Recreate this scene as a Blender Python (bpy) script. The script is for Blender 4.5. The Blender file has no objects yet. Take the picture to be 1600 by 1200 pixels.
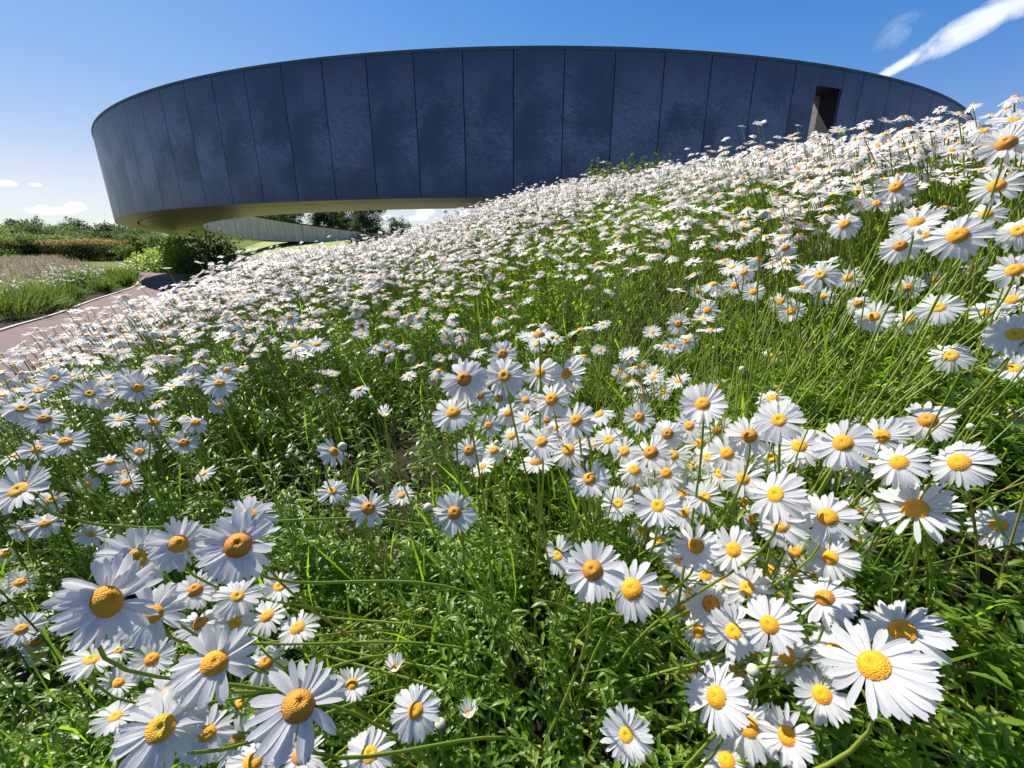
import bpy, bmesh, math, random
import numpy as np
from mathutils import Vector, Matrix

random.seed(7)
RNG = np.random.default_rng(11)
SC = bpy.context.scene
COL = SC.collection

# ------------------------------------------------------------ camera
EYE = 1.6                       # eye height above the path
FPX, PITCH = 683.0, 0.3063      # focal length in pixels of a 1600 px wide frame
cam = bpy.data.cameras.new('camera')
cam.sensor_width = 36.0
cam.lens = FPX / 1600.0 * 36.0
cam.clip_start, cam.clip_end = 0.03, 9000.0
camo = bpy.data.objects.new('camera', cam)
COL.objects.link(camo)
camo.location = (0, 0, EYE)
camo.rotation_euler = (math.pi / 2 - PITCH, 0, 0)
SC.camera = camo

# ------------------------------------------------------------ light
SUN_EL, SUN_AZ = math.radians(50), math.radians(-49)    # azimuth clockwise from +Y
SC.view_settings.view_transform = 'Standard'
SC.view_settings.look = 'None'
SC.view_settings.exposure = 0.80
SC.view_settings.gamma = 1.0
try:
    SC.view_settings.use_curve_mapping = False
except Exception:
    pass
SC.render.engine = 'CYCLES'
SC.cycles.use_denoising = True
SC.cycles.max_bounces = 8
SC.cycles.transparent_max_bounces = 4

sun = bpy.data.lights.new('sun', 'SUN')
sun.energy = 4.7
sun.angle = math.radians(0.53)
sun.color = (1.0, 0.955, 0.88)
suno = bpy.data.objects.new('sun', sun)
COL.objects.link(suno)
sd = Vector((math.sin(SUN_AZ) * math.cos(SUN_EL), math.cos(SUN_AZ) * math.cos(SUN_EL), math.sin(SUN_EL)))
suno.rotation_euler = sd.to_track_quat('Z', 'Y').to_euler()

world = bpy.data.worlds.new("World")
SC.world = world
world.use_nodes = True


class NT:
    """small helper for node trees"""
    def __init__(s, tree):
        s.t = tree
    def n(s, typ, ins=None, **kw):
        nd = s.t.nodes.new(typ)
        for k, v in kw.items():
            setattr(nd, k, v)
        for k, v in (ins or {}).items():
            sock = nd.inputs[k]
            if isinstance(v, bpy.types.NodeSocket):
                s.t.links.new(v, sock)
            elif isinstance(v, bpy.types.Node):
                s.t.links.new(v.outputs[0], sock)
            else:
                sock.default_value = v
        return nd
    def m(s, op, a, b=0.0, c=0.0, clamp=False):
        return s.n('ShaderNodeMath', {0: a, 1: b, 2: c}, operation=op, use_clamp=clamp).outputs[0]
    def ramp(s, fac, stops):
        nd = s.n('ShaderNodeValToRGB', {0: fac})
        cr = nd.color_ramp
        while len(cr.elements) < len(stops):
            cr.elements.new(0.5)
        for e, (p, c) in zip(cr.elements, stops):
            e.position = p
            e.color = c if len(c) == 4 else (*c, 1)
        return nd.outputs[0]
    def mix(s, fac, a, b, blend='MIX'):
        nd = s.n('ShaderNodeMix', data_type='RGBA', blend_type=blend)
        for k, v in ((0, fac), (6, a), (7, b)):
            if isinstance(v, bpy.types.NodeSocket):
                s.t.links.new(v, nd.inputs[k])
            else:
                nd.inputs[k].default_value = v if not (isinstance(v, tuple) and len(v) == 3) else (*v, 1)
        return nd.outputs[2]


def build_world():
    t = NT(world.node_tree)
    bg = world.node_tree.nodes['Background']
    sky = t.n('ShaderNodeTexSky', sky_type='NISHITA', sun_disc=False)
    sky.sun_elevation = SUN_EL
    sky.sun_rotation = SUN_AZ
    sky.air_density = 1.0
    sky.dust_density = 0.25
    sky.ozone_density = 2.2
    sat = t.n('ShaderNodeHueSaturation', {'Saturation': 1.35, 'Value': 1.0, 'Color': sky.outputs[0]})
    tc = t.n('ShaderNodeTexCoord')
    d = t.n('ShaderNodeVectorMath', {0: tc.outputs['Generated']}, operation='NORMALIZE').outputs[0]
    sp = t.n('ShaderNodeSeparateXYZ', {0: d})
    # cloud sheet coordinates: azimuth / elevation
    az = t.m('ARCTAN2', sp.outputs[0], sp.outputs[1])
    el = t.m('ARCSINE', sp.outputs[2])
    def blob(a0, e0, ra, re, rot=0.0):
        da = t.m('MULTIPLY', t.m('SUBTRACT', az, a0), math.cos(e0))
        de = t.m('SUBTRACT', el, e0)
        c, s_ = math.cos(rot), math.sin(rot)
        u = t.m('ADD', t.m('MULTIPLY', da, c), t.m('MULTIPLY', de, s_))
        v = t.m('SUBTRACT', t.m('MULTIPLY', de, c), t.m('MULTIPLY', da, s_))
        q = t.m('ADD', t.m('POWER', t.m('ABSOLUTE', t.m('DIVIDE', u, ra)), 2.0),
                t.m('POWER', t.m('ABSOLUTE', t.m('DIVIDE', v, re)), 2.0))
        return t.m('SUBTRACT', 1.0, q), u, v
    # the wisp high on the right
    cxy = t.n('ShaderNodeCombineXYZ', {0: az, 1: el, 2: 0.0})
    def lay(blobs, scale, stretch, rot, thr, soft, dist=0.6, detail=8.0, seed=0.0):
        mx = None
        for b in blobs:
            q = blob(*b)[0]
            mx = q if mx is None else t.m('MAXIMUM', mx, q)
        mp = t.n('ShaderNodeMapping', {0: cxy.outputs[0], 'Location': (seed, seed * .7, 0), 'Rotation': (0, 0, rot), 'Scale': (scale * stretch, scale, 1)})
        # Mapping scales first, then rotates: undo the order with a second node
        mp.inputs['Rotation'].default_value = (0, 0, 0)
        mp.inputs['Scale'].default_value = (1, 1, 1)
        r2 = t.n('ShaderNodeMapping', {0: mp.outputs[0], 'Rotation': (0, 0, -rot)})
        r3 = t.n('ShaderNodeMapping', {0: r2.outputs[0], 'Scale': (scale * stretch, scale, 1)})
        nz = t.n('ShaderNodeTexNoise', {'Vector': r3.outputs[0], 'Scale': 1.0, 'Detail': detail, 'Roughness': 0.58, 'Distortion': dist})
        s0 = t.m('ADD', t.m('MULTIPLY', mx, 0.55), nz.outputs[0])
        return t.m('DIVIDE', t.m('SUBTRACT', s0, thr), soft, clamp=True), nz.outputs[0]
    wis, wn = lay([(0.715, 0.289, 0.090, 0.022, 0.42), (0.65, 0.262, .045, .010, .42), (0.79, .316, .07, .028, .35)], 20.0, 0.5, 0.42, 0.66, 0.36, 1.3)
    wis2, _ = lay([(0.632, 0.302, 0.040, 0.022, 0.7)], 30.0, 0.5, 0.6, 0.74, 0.5, 1.4, seed=3.0)
    cu, cn = lay([(-0.775, 0.051, 0.048, 0.010, 0), (-0.748, 0.059, 0.022, 0.009, 0), (-0.815, 0.086, 0.018, .007, 0), (-0.785, 0.086, .010, .004, 0),
                  (-0.90, 0.057, 0.03, .007, 0), (-.70, 0.035, .05, .008, 0),
                  (-0.185, 0.066, 0.030, 0.013, 0), (-0.200, 0.056, 0.035, 0.009, 0), (-0.260, 0.057, 0.020, 0.008, 0), (-0.10, 0.068, 0.022, 0.008, 0)],
                 60.0, 0.6, 0.0, 0.74, 0.16, 0.3)
    # scattered low cumulus that goes on all round the horizon outside the frame
    band = t.m('SUBTRACT', 1.0, t.m('POWER', t.m('DIVIDE', t.m('SUBTRACT', el, 0.10), 0.07), 2.0))
    back = t.m('LESS_THAN', sp.outputs[1], -0.05)
    r4 = t.n('ShaderNodeMapping', {0: cxy.outputs[0], 'Scale': (5.0, 16.0, 1)})
    nb = t.n('ShaderNodeTexNoise', {'Vector': r4.outputs[0], 'Scale': 1.0, 'Detail': 8.0, 'Roughness': 0.55})
    cb = t.m('MULTIPLY', t.m('DIVIDE', t.m('SUBTRACT', t.m('ADD', t.m('MULTIPLY', band, 0.12), nb.outputs[0]), 0.68), 0.1, clamp=True), back)
    # summer haze low over the horizon is pale blue rather than yellow
    raw = t.n('ShaderNodeSeparateXYZ', {0: sat.outputs[0]})
    ch = [t.m('DIVIDE', t.m('MULTIPLY', t.m('POWER', raw.outputs[i], p_), a_), t.m('ADD', 1.0, t.m('DIVIDE', raw.outputs[i], k_))) for i, (a_, k_, p_) in enumerate(((1.12, 3.3, 1.42), (.84, 20.0, 1.0), (1.66, 5.0, 1.0)))]
    ch[0] = t.m('MINIMUM', ch[0], t.m('MULTIPLY', ch[1], 0.88))
    base = t.n('ShaderNodeCombineXYZ', {0: ch[0], 1: ch[1], 2: ch[2]}).outputs[0]
    lowf = t.m('POWER', t.m('SUBTRACT', 1.0, t.m('ABSOLUTE', sp.outputs[2]), clamp=True), 9.0)
    skyc = t.mix(lowf, base, t.mix(1.0, base, (1.02, 0.94, 1.03), 'MULTIPLY'))
    c1 = t.mix(t.m('MULTIPLY', wis, 0.85), skyc, (6.2, 6.4, 6.8))
    c1 = t.mix(t.m('MULTIPLY', wis2, 0.28), c1, (5.0, 5.4, 6.2))
    ccol = t.mix(cn, (5.0, 5.4, 6.2), (8.2, 8.2, 8.2))
    c1 = t.mix(t.m('MULTIPLY', t.m('MAXIMUM', cu, cb), 0.85), c1, ccol)
    world.node_tree.links.new(c1, bg.inputs[0])
    bg.inputs[1].default_value = 0.100


build_world()


# ------------------------------------------------------------ helpers
def pray(px, py):
    X, Y = px - 800.0, 600.0 - py
    return np.array([X, FPX * math.cos(PITCH) + Y * math.sin(PITCH), -FPX * math.sin(PITCH) + Y * math.cos(PITCH)])


def pground(px, py, z=0.0):
    """point of the horizontal plane z that is seen at a pixel of the photograph"""
    d = pray(px, py)
    d = d * ((z - EYE) / d[2])
    return (float(d[0]), float(d[1]))


def pdist(px, py, dist):
    """point at horizontal distance dist seen at a pixel"""
    d = pray(px, py)
    d = d * (dist / math.hypot(d[0], d[1]))
    return (float(d[0]), float(d[1]), float(d[2]) + EYE)


def tag(o, label=None, cat=None, group=None, kind=None):
    if label: o['label'] = label
    if cat: o['category'] = cat
    if group: o['group'] = group
    if kind: o['kind'] = kind
    return o


FLAT = {'wall_panel', 'wall_backing', 'parapet_lining', 'rim_cap', 'door_jamb', 'roof_deck', 'inner_board', 'inner_backing', 'inner_rim', 'soffit_sheet', 'path_edging', 'path_joint'}


def mesh_np(name, V, faces, mat, tone=None, smooth=False, matidx=None):
    """V (N,3); faces: list of int arrays (M,k)"""
    me = bpy.data.meshes.new(name)
    V = np.asarray(V, np.float32)
    me.vertices.add(len(V))
    me.vertices.foreach_set('co', V.ravel())
    faces = [np.asarray(f, np.int32) for f in faces if len(f)]
    loops = np.concatenate([f.ravel() for f in faces])
    sizes = np.concatenate([np.full(len(f), f.shape[1], np.int32) for f in faces])
    starts = np.concatenate([[0], np.cumsum(sizes)[:-1]]).astype(np.int32)
    me.loops.add(len(loops))
    me.loops.foreach_set('vertex_index', loops.astype(np.int32))
    me.polygons.add(len(sizes))
    me.polygons.foreach_set('loop_start', starts)
    me.polygons.foreach_set('loop_total', sizes)
    if smooth or name in FLAT:
        me.polygons.foreach_set('use_smooth', np.full(len(sizes), bool(smooth)))
    mats = mat if isinstance(mat, (list, tuple)) else [mat]
    for m_ in mats:
        me.materials.append(m_)
    if matidx is not None:
        me.polygons.foreach_set('material_index', np.asarray(matidx, np.int32))
    if tone is not None:
        a = me.attributes.new('tone', 'FLOAT', 'POINT')
        a.data.foreach_set('value', np.asarray(tone, np.float32))
    me.update(calc_edges=True)
    me.validate(verbose=False)
    return me


def link(name, me, parent=None):
    o = bpy.data.objects.new(name, me)
    COL.objects.link(o)
    if parent is not None:
        o.parent = parent
    return o


def empty(name, loc=(0, 0, 0)):
    o = bpy.data.objects.new(name, None)
    o.empty_display_size = 0.02
    COL.objects.link(o)
    o.location = loc
    return o


def nrm(a):
    return a / np.maximum(np.linalg.norm(a, axis=-1, keepdims=True), 1e-9)


# ------------------------------------------------------------ materials
def new_mat(name):
    m = bpy.data.materials.new(name)
    m.use_nodes = True
    t = NT(m.node_tree)
    return m, t, m.node_tree.nodes['Principled BSDF'], m.node_tree.nodes['Material Output']


def leafy(name, c0, c1, trans, tfac=0.4, rough=0.42, spec=0.5, attr=True, c2=None):
    """thin leaf: colour varies leaf by leaf through the tone attribute; part of the light passes through"""
    m, t, b, out = new_mat(name)
    if attr:
        a = t.n('ShaderNodeAttribute', attribute_name='tone').outputs['Fac']
    else:
        a = t.n('ShaderNodeTexNoise', {'Scale': 30.0}).outputs[0]
    stops = [(0.0, c0), (1.0, c1)] if c2 is None else [(0.0, c0), (0.85, c1), (1.0, c2)]
    col = t.ramp(a, stops)
    b.inputs['Roughness'].default_value = rough
    b.inputs['Specular IOR Level'].default_value = spec
    m.node_tree.links.new(col, b.inputs['Base Color'])
    tcol = t.mix(1.0, col, trans, 'MULTIPLY')
    tr = t.n('ShaderNodeBsdfTranslucent', {0: tcol})
    mx = t.n('ShaderNodeMixShader', {0: tfac, 1: b.outputs[0], 2: tr.outputs[0]})
    m.node_tree.links.new(mx.outputs[0], out.inputs[0])
    return m


M = {}
M['leaf'] = leafy('daisy_leaf_green', (0.050, 0.108, 0.012), (0.140, 0.240, 0.022), (4.0, 3.7, 1.2), 0.46, 0.40, 0.5, c2=(0.26, 0.29, 0.04))
M['stem'] = leafy('daisy_stem_green', (0.10, 0.19, 0.02), (0.30, 0.37, 0.045), (1.9, 1.8, 1.0), 0.28, 0.4, 0.5, c2=(0.30, 0.24, 0.08))
M['tree'] = leafy('tree_leaf_green', (0.030, 0.055, 0.028), (0.085, 0.130, 0.050), (2.6, 2.6, 1.4), 0.32, 0.6, 0.12)
M['tree_light'] = leafy('tree_leaf_light_green', (0.06, 0.11, 0.030), (0.16, 0.22, 0.055), (2.4, 2.4, 1.2), 0.35, 0.6, 0.12)
M['creeper'] = leafy('creeper_leaf_green', (0.08, 0.15, 0.02), (0.27, 0.35, 0.05), (2.4, 2.3, 1.2), 0.42, 0.42, 0.5)
M['hedge'] = leafy('hedge_leaf_green', (0.03, 0.055, 0.015), (0.12, 0.14, 0.03), (2.0, 2.0, 1.2), 0.3, 0.6, 0.12)
M['hedge_tip'] = leafy('hedge_orange_growth', (0.20, 0.20, 0.05), (0.44, 0.29, 0.11), (1.6, 1.5, 1.2), 0.35, 0.6, 0.12)
M['grey_leaf'] = leafy('grey_shrub_leaf', (0.05, 0.085, 0.07), (0.13, 0.18, 0.15), (1.6, 1.6, 1.4), 0.25, 0.5, 0.4)
M['dry_grass'] = leafy('pink_dry_grass', (0.19, 0.155, 0.11), (0.42, 0.33, 0.26), (1.6, 1.6, 1.4), 0.4, 0.6, 0.3)
M['tuft'] = leafy('grass_tuft_green', (0.035, 0.075, 0.018), (0.125, 0.165, 0.04), (2.4, 2.4, 1.0), 0.4, 0.45, 0.5)


def petal_mat():
    m, t, b, out = new_mat('white_petal')
    a = t.n('ShaderNodeAttribute', attribute_name='tone').outputs['Fac']
    col = t.ramp(a, [(0.0, (0.82, 0.82, 0.82)), (1.0, (0.74, 0.74, 0.73))])
    b.inputs['Roughness'].default_value = 0.55
    b.inputs['Specular IOR Level'].default_value = 0.3
    m.node_tree.links.new(col, b.inputs['Base Color'])
    tr = t.n('ShaderNodeBsdfTranslucent', {0: (0.92, 0.89, 0.84, 1)})
    mx = t.n('ShaderNodeMixShader', {0: 0.54, 1: b.outputs[0], 2: tr.outputs[0]})
    m.node_tree.links.new(mx.outputs[0], out.inputs[0])
    return m


def ridged_petal_mat():
    m = M['petal'].copy(); m.name = 'white_ribbed_petal'
    t = NT(m.node_tree)
    tc = t.n('ShaderNodeTexCoord')
    mp = t.n('ShaderNodeMapping', {0: tc.outputs['Object'], 'Scale': (48.0, 1.2, 1.0)})
    nz = t.n('ShaderNodeTexNoise', {'Vector': mp.outputs[0], 'Scale': 1.0, 'Detail': 3.0})
    bp = t.n('ShaderNodeBump', {'Strength': 0.7, 'Distance': 0.0009, 'Height': nz.outputs[0]})
    for nd in m.node_tree.nodes:
        if nd.type in ('BSDF_PRINCIPLED', 'BSDF_TRANSLUCENT'):
            m.node_tree.links.new(bp.outputs[0], nd.inputs['Normal'])
    return m


def disc_mat(name='yellow_disc_florets', stops=None):
    m, t, b, out = new_mat(name)
    a = t.n('ShaderNodeAttribute', attribute_name='tone').outputs['Fac']
    tc = t.n('ShaderNodeTexCoord')
    vo = t.n('ShaderNodeTexVoronoi', {'Vector': tc.outputs['Object'], 'Scale': 34.0})
    col = t.ramp(a, stops or [(0.0, (0.80, 0.28, 0.002)), (0.16, (0.95, 0.36, 0.002)), (0.6, (0.95, 0.43, 0.004)), (1.0, (0.92, 0.34, 0.002))])
    col = t.mix(t.m('MULTIPLY', vo.outputs[0], 0.40, clamp=True), col, (0.86, 0.30, 0.002))
    m.node_tree.links.new(col, b.inputs['Base Color'])
    bp = t.n('ShaderNodeBump', {'Strength': 0.8, 'Distance': 0.0012, 'Height': vo.outputs[0]}, invert=True)
    m.node_tree.links.new(bp.outputs[0], b.inputs['Normal'])
    b.inputs['Roughness'].default_value = 0.6
    b.inputs['Subsurface Weight'].default_value = 0.0
    return m


def soil_mat():
    m, t, b, out = new_mat('garden_soil')
    tc = t.n('ShaderNodeTexCoord')
    P = tc.outputs['Object']
    n1 = t.n('ShaderNodeTexNoise', {'Vector': P, 'Scale': 9.0, 'Detail': 10.0, 'Roughness': 0.7})
    n2 = t.n('ShaderNodeTexNoise', {'Vector': P, 'Scale': 0.35, 'Detail': 6.0})
    soil = t.ramp(n1.outputs[0], [(0.3, (0.016, 0.013, 0.009)), (0.7, (0.058, 0.043, 0.030))])
    n3 = t.n('ShaderNodeTexNoise', {'Vector': P, 'Scale': 3.0, 'Detail': 12.0, 'Roughness': 0.75})
    turf = t.ramp(n3.outputs[0], [(0.3, (0.09, 0.12, 0.02)), (0.7, (0.17, 0.20, 0.035))])
    a = t.n('ShaderNodeAttribute', attribute_name='tone').outputs['Fac']   # 0 = bare bed, 1 = turf
    f = t.m('ADD', a, t.m('MULTIPLY', t.m('SUBTRACT', n2.outputs[0], 0.5), 0.5), clamp=True)
    col = t.mix(f, soil, turf)
    m.node_tree.links.new(col, b.inputs['Base Color'])
    bp = t.n('ShaderNodeBump', {'Strength': 0.9, 'Distance': 0.03, 'Height': n1.outputs[0]})
    m.node_tree.links.new(bp.outputs[0], b.inputs['Normal'])
    b.inputs['Roughness'].default_value = 0.95
    b.inputs['Specular IOR Level'].default_value = 0.1
    return m


def path_mat():
    m, t, b, out = new_mat('red_brown_bound_gravel')
    tc = t.n('ShaderNodeTexCoord')
    P = tc.outputs['Object']
    n1 = t.n('ShaderNodeTexNoise', {'Vector': P, 'Scale': 0.8, 'Detail': 6.0, 'Roughness': 0.6})
    vo = t.n('ShaderNodeTexVoronoi', {'Vector': P, 'Scale': 60.0})
    n2 = t.n('ShaderNodeTexNoise', {'Vector': P, 'Scale': 25.0, 'Detail': 6.0, 'Roughness': 0.8})
    c = t.ramp(n1.outputs[0], [(0.3, (0.125, 0.074, 0.068)), (0.7, (0.18, 0.108, 0.098))])
    c = t.mix(t.m('MULTIPLY', n2.outputs[0], 0.5), c, (0.26, 0.17, 0.15))
    c = t.mix(t.m('MULTIPLY', vo.outputs['Color'], 0.35), c, (0.09, 0.055, 0.05))
    m.node_tree.links.new(c, b.inputs['Base Color'])
    bp = t.n('ShaderNodeBump', {'Strength': 0.5, 'Distance': 0.006, 'Height': vo.outputs[0]})
    m.node_tree.links.new(bp.outputs[0], b.inputs['Normal'])
    b.inputs['Roughness'].default_value = 0.9
    return m


def metal_panel_mat():
    """dark blue-black patinated metal, rubbed paler in patches in the middle of each sheet"""
    m, t, b, out = new_mat('dark_blue_patinated_metal')
    tc = t.n('ShaderNodeTexCoord')
    P = tc.outputs['Object']
    oi = t.n('ShaderNodeObjectInfo')
    off = t.n('ShaderNodeCombineXYZ', {0: t.m('MULTIPLY', oi.outputs['Random'], 40.0), 1: t.m('MULTIPLY', oi.outputs['Random'], 17.0), 2: 0.0})
    Q = t.n('ShaderNodeVectorMath', {0: P, 1: off.outputs[0]}, operation='ADD').outputs[0]
    big = t.n('ShaderNodeTexNoise', {'Vector': Q, 'Scale': 0.75, 'Detail': 3.0, 'Roughness': 0.55})
    # fine short ripples running slightly downhill, like brushed-on patina
    mp = t.n('ShaderNodeMapping', {0: Q, 'Rotation': (0, math.radians(-22), 0)})
    mp2 = t.n('ShaderNodeMapping', {0: mp.outputs[0], 'Scale': (2.4, 2.4, 13.0)})
    rip = t.n('ShaderNodeTexNoise', {'Vector': mp2.outputs[0], 'Scale': 2.6, 'Detail': 6.0, 'Roughness': 0.72, 'Distortion': 1.6})
    mp3 = t.n('ShaderNodeMapping', {0: Q, 'Scale': (9.0, 9.0, 0.7)})
    streak = t.n('ShaderNodeTexNoise', {'Vector': mp3.outputs[0], 'Scale': 2.0, 'Detail': 5.0, 'Roughness': 0.6})
    fine = t.n('ShaderNodeTexNoise', {'Vector': Q, 'Scale': 26.0, 'Detail': 6.0, 'Roughness': 0.7})
    sp = t.n('ShaderNodeSeparateXYZ', {0: P})
    # rub mask strongest about mid height of the sheet (z runs 0..3.34 inside each panel)
    zc = t.m('SUBTRACT', 1.0, t.m('POWER', t.m('DIVIDE', t.m('SUBTRACT', sp.outputs[2], 1.55), 1.75), 2.0), clamp=True)
    msk = t.m('MULTIPLY', zc, t.m('DIVIDE', t.m('SUBTRACT', t.m('ADD', big.outputs[0], t.m('MULTIPLY', rip.outputs[0], 0.75)), 0.76), 0.20, clamp=True))
    rp = t.m('DIVIDE', t.m('SUBTRACT', rip.outputs[0], 0.46), 0.08, clamp=True)
    msk = t.m('MULTIPLY', msk, t.m('ADD', 0.35, t.m('MULTIPLY', rp, 0.65)))
    base = t.mix(streak.outputs[0], (0.043, 0.056, 0.092), (0.076, 0.096, 0.150))
    tint = t.mix(oi.outputs['Random'], (0.92, 0.97, 1.0), (1.08, 1.0, 1.0))
    base = t.mix(1.0, base, tint, 'MULTIPLY')
    base = t.mix(t.m('MULTIPLY', fine.outputs[0], 0.25), base, (0.075, 0.09, 0.13))
    col = t.mix(t.m('MULTIPLY', msk, 0.72), base, (0.185, 0.245, 0.33))
    m.node_tree.links.new(col, b.inputs['Base Color'])
    ro = t.m('ADD', 0.36, t.m('MULTIPLY', fine.outputs[0], 0.16))
    ro = t.m('SUBTRACT', ro, t.m('MULTIPLY', msk, 0.06))
    m.node_tree.links.new(ro, b.inputs['Roughness'])
    b.inputs['Metallic'].default_value = 0.35
    hh = t.m('ADD', t.m('MULTIPLY', rip.outputs[0], 0.6), t.m('MULTIPLY', fine.outputs[0], 0.25))
    bp = t.n('ShaderNodeBump', {'Strength': 0.32, 'Distance': 0.012, 'Height': hh})
    m.node_tree.links.new(bp.outputs[0], b.inputs['Normal'])
    return m


def simple(name, col, rough=0.6, metal=0.0, noise=0.0, scale=8.0, bump=0.0, stretch=None, spec=0.5):
    m, t, b, out = new_mat(name)
    tc = t.n('ShaderNodeTexCoord')
    P = tc.outputs['Object']
    if stretch:
        P = t.n('ShaderNodeMapping', {0: P, 'Scale': stretch}).outputs[0]
    nz = t.n('ShaderNodeTexNoise', {'Vector': P, 'Scale': scale, 'Detail': 8.0, 'Roughness': 0.65})
    lo = tuple(c * (1 - noise) for c in col)
    hi = tuple(min(1, c * (1 + noise)) for c in col)
    c = t.ramp(nz.outputs[0], [(0.3, lo), (0.7, hi)])
    m.node_tree.links.new(c, b.inputs['Base Color'])
    b.inputs['Roughness'].default_value = rough
    b.inputs['Metallic'].default_value = metal
    b.inputs['Specular IOR Level'].default_value = spec
    if bump:
        bp = t.n('ShaderNodeBump', {'Strength': bump, 'Distance': 0.01, 'Height': nz.outputs[0]})
        m.node_tree.links.new(bp.outputs[0], b.inputs['Normal'])
    return m


M['petal'] = petal_mat()
M['petal_near'] = ridged_petal_mat()
M['disc'] = disc_mat()
M['disc_old'] = disc_mat('browned_disc_florets', [(0.0, (0.62, 0.22, 0.01)), (0.5, (0.80, 0.34, 0.01)), (0.8, (0.66, 0.24, 0.01)), (1.0, (0.34, 0.13, 0.02))])
M['disc_young'] = disc_mat('young_disc_florets', [(0.0, (0.42, 0.38, 0.03)), (0.35, (0.70, 0.46, 0.01)), (0.7, (0.95, 0.48, 0.004)), (1.0, (0.92, 0.40, 0.002))])
M['soil'] = soil_mat()
M['path'] = path_mat()
M['panel'] = metal_panel_mat()
M['shadow_gap'] = simple('black_backing', (0.012, 0.012, 0.015), 0.8)
M['trim'] = simple('rim_metal', (0.075, 0.10, 0.125), 0.6, 0.0, 0.2, 3.0, spec=0.3)
M['soffit'] = simple('bronze_soffit', (0.42, 0.37, 0.22), 0.36, 0.35, 0.16, 1.4, 0.03)
M['board'] = simple('grey_inner_board', (0.56, 0.46, 0.37), 0.75, 0.0, 0.25, 3.0, 0.1, (1, 1, 0.25))
M['jamb'] = simple('brown_grey_jamb', (0.20, 0.165, 0.16), 0.7, 0.0, 0.25, 9.0, 0.2)
M['edge'] = simple('pale_path_edging', (0.42, 0.38, 0.34), 0.7, 0.0, 0.2, 5.0)
M['trunk'] = simple('tree_bark', (0.09, 0.07, 0.055), 0.9, 0.0, 0.3, 6.0, 0.4)
M['bud'] = simple('pale_bud', (0.55, 0.56, 0.36), 0.6, 0.0, 0.2, 300.0)
M['calyx'] = simple('green_calyx', (0.17, 0.22, 0.07), 0.5, 0.0, 0.35, 500.0, 0.3)
M['yarrow'] = simple('white_umbel', (0.62, 0.60, 0.54), 0.8, 0.0, 0.15, 60.0)
M['cardoon'] = simple('dry_seed_head', (0.22, 0.17, 0.10), 0.9, 0.0, 0.3, 80.0)

# ------------------------------------------------------------ ground height
# (x, y, ground height, plant height)
CP = [(-.14, .48, .45, .48), (-.35, .32, .45, .48), (.58, 1.36, .92, .5), (.6, .85, 1.05, .55), (.79, .76, 1.12, .58), (.44, .42, .78, .5),
      (-.1, .65, .6, .5), (-.75, 2.19, .74, .5), (-1.16, 1.15, .68, .5), (-1.65, 1.58, .68, .52), (-3.4, 4.8, .70, .5), (-1.85, 8.5, 1.24, .5), (-3.8, 9.1, .93, .5), (-4.5, 9.0, .84, .5), (-3.2, 10.0, 1.02, .5), (-2.4, 10.6, 1.22, .5),
      (0, 7.5, 1.72, .52), (1.8, 5.5, 1.80, .48), (2.2, 3.8, 1.76, .5), (1.75, 1.8, 1.47, .54), (0, -1, .35, .5), (2, -1, 1.1, .5), (-3, -1, .1, .5),
      (0.1, 3.5, 1.10, .5), (-.6, 4.8, 1.12, .5), (1.2, 2.6, 1.42, .5), (.9, 4.0, 1.5, .5), (-1.8, 6, 1.05, .5), (0, 2.0, .85, .5),
      (4, 4, 1.72, .5), (6, 8, 2.15, .5), (3, 8, 2.3, .5), (3.2, 2.6, 1.56, .5), (2.6, 1.6, 1.55, .5), (4.2, 1.5, 1.6, .5), (8.5, 13.7, 2.7, .5), (0, 12.3, 2.15, .5), (3.5, 12.6, 2.6, .5),
      (-3, 12.5, 1.2, .5), (-6, 12, .82, .5), (-6, 15, .78, .5), (-9, 16.5, .5, .5), (-12, 18.5, .15, .5), (-9, 20, .5, .5), (-5, 20, 1.2, .5),
      (-2.4, 2.4, .58, .5), (-3.3, 3.3, .24, .5), (-4.3, 4.3, .02, .5), (-3, 1.5, .12, .5), (-4, .5, 0, .5), (-5, 6.6, .46, .5),
      (-7, 9.2, .22, .5), (-8.5, 10.5, 0, .5), (-9.5, 13, .15, .5), (-7, 11, .5, .5), (-11, 14, 0, .5),
      (-5, 5.1, .02, .5), (-15, 17, 0, .5), (-19, 24, 0, .5), (-25, 33, 0, .5), (-35, 42, 0, .5), (-55, 62, 0, .5), (-10, 3, 0, .5), (-20, 10, 0, .5),
      (-40, 20, 0, .5), (-60, 0, 0, .5), (-20, -10, 0, .5), (-5, -6, 0, .5), (0, -10, .3, .5), (-14, 27, .75, .5), (-18, 32, 1.0, .5), (-20, 45, 1.85, .5), (-10, 50, 2.15, .5),
      (-26, 53, 2.45, .5), (-16, 60, 2.7, .5), (-22, 39, 1.2, .5), (-26, 44, 1.0, .5), (0, 40, 2.5, .5), (10, 30, 3, .5), (25, 40, 3, .5), (25, 20, 3.1, .5), (15, 10, 2.9, .5), (10, 0, 1.9, .5), (8, 4, 1.95, .5),
      (10, -20, 2, .5), (0, 62, 2.6, .5), (-31, 51, 2.3, .5), (-35, 50, 1.9, .5), (-42, 50, .4, .5), (-30, 40, .9, .5), (-38, 44, .1, .5), (40, 60, 3, .5), (60, 20, 3, .5), (60, -20, 2.5, .5), (-40, -40, 0, .5)]
CPA = np.array(CP, float)


def _tps(r2):
    return 0.5 * r2 * np.log(r2 + 1e-9)


def _warp(x, y):
    """compress distances so near points get fine control"""
    r = np.hypot(x, y)
    k = np.log1p(r) / np.maximum(r, 1e-6)
    return x * k, y * k


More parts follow.
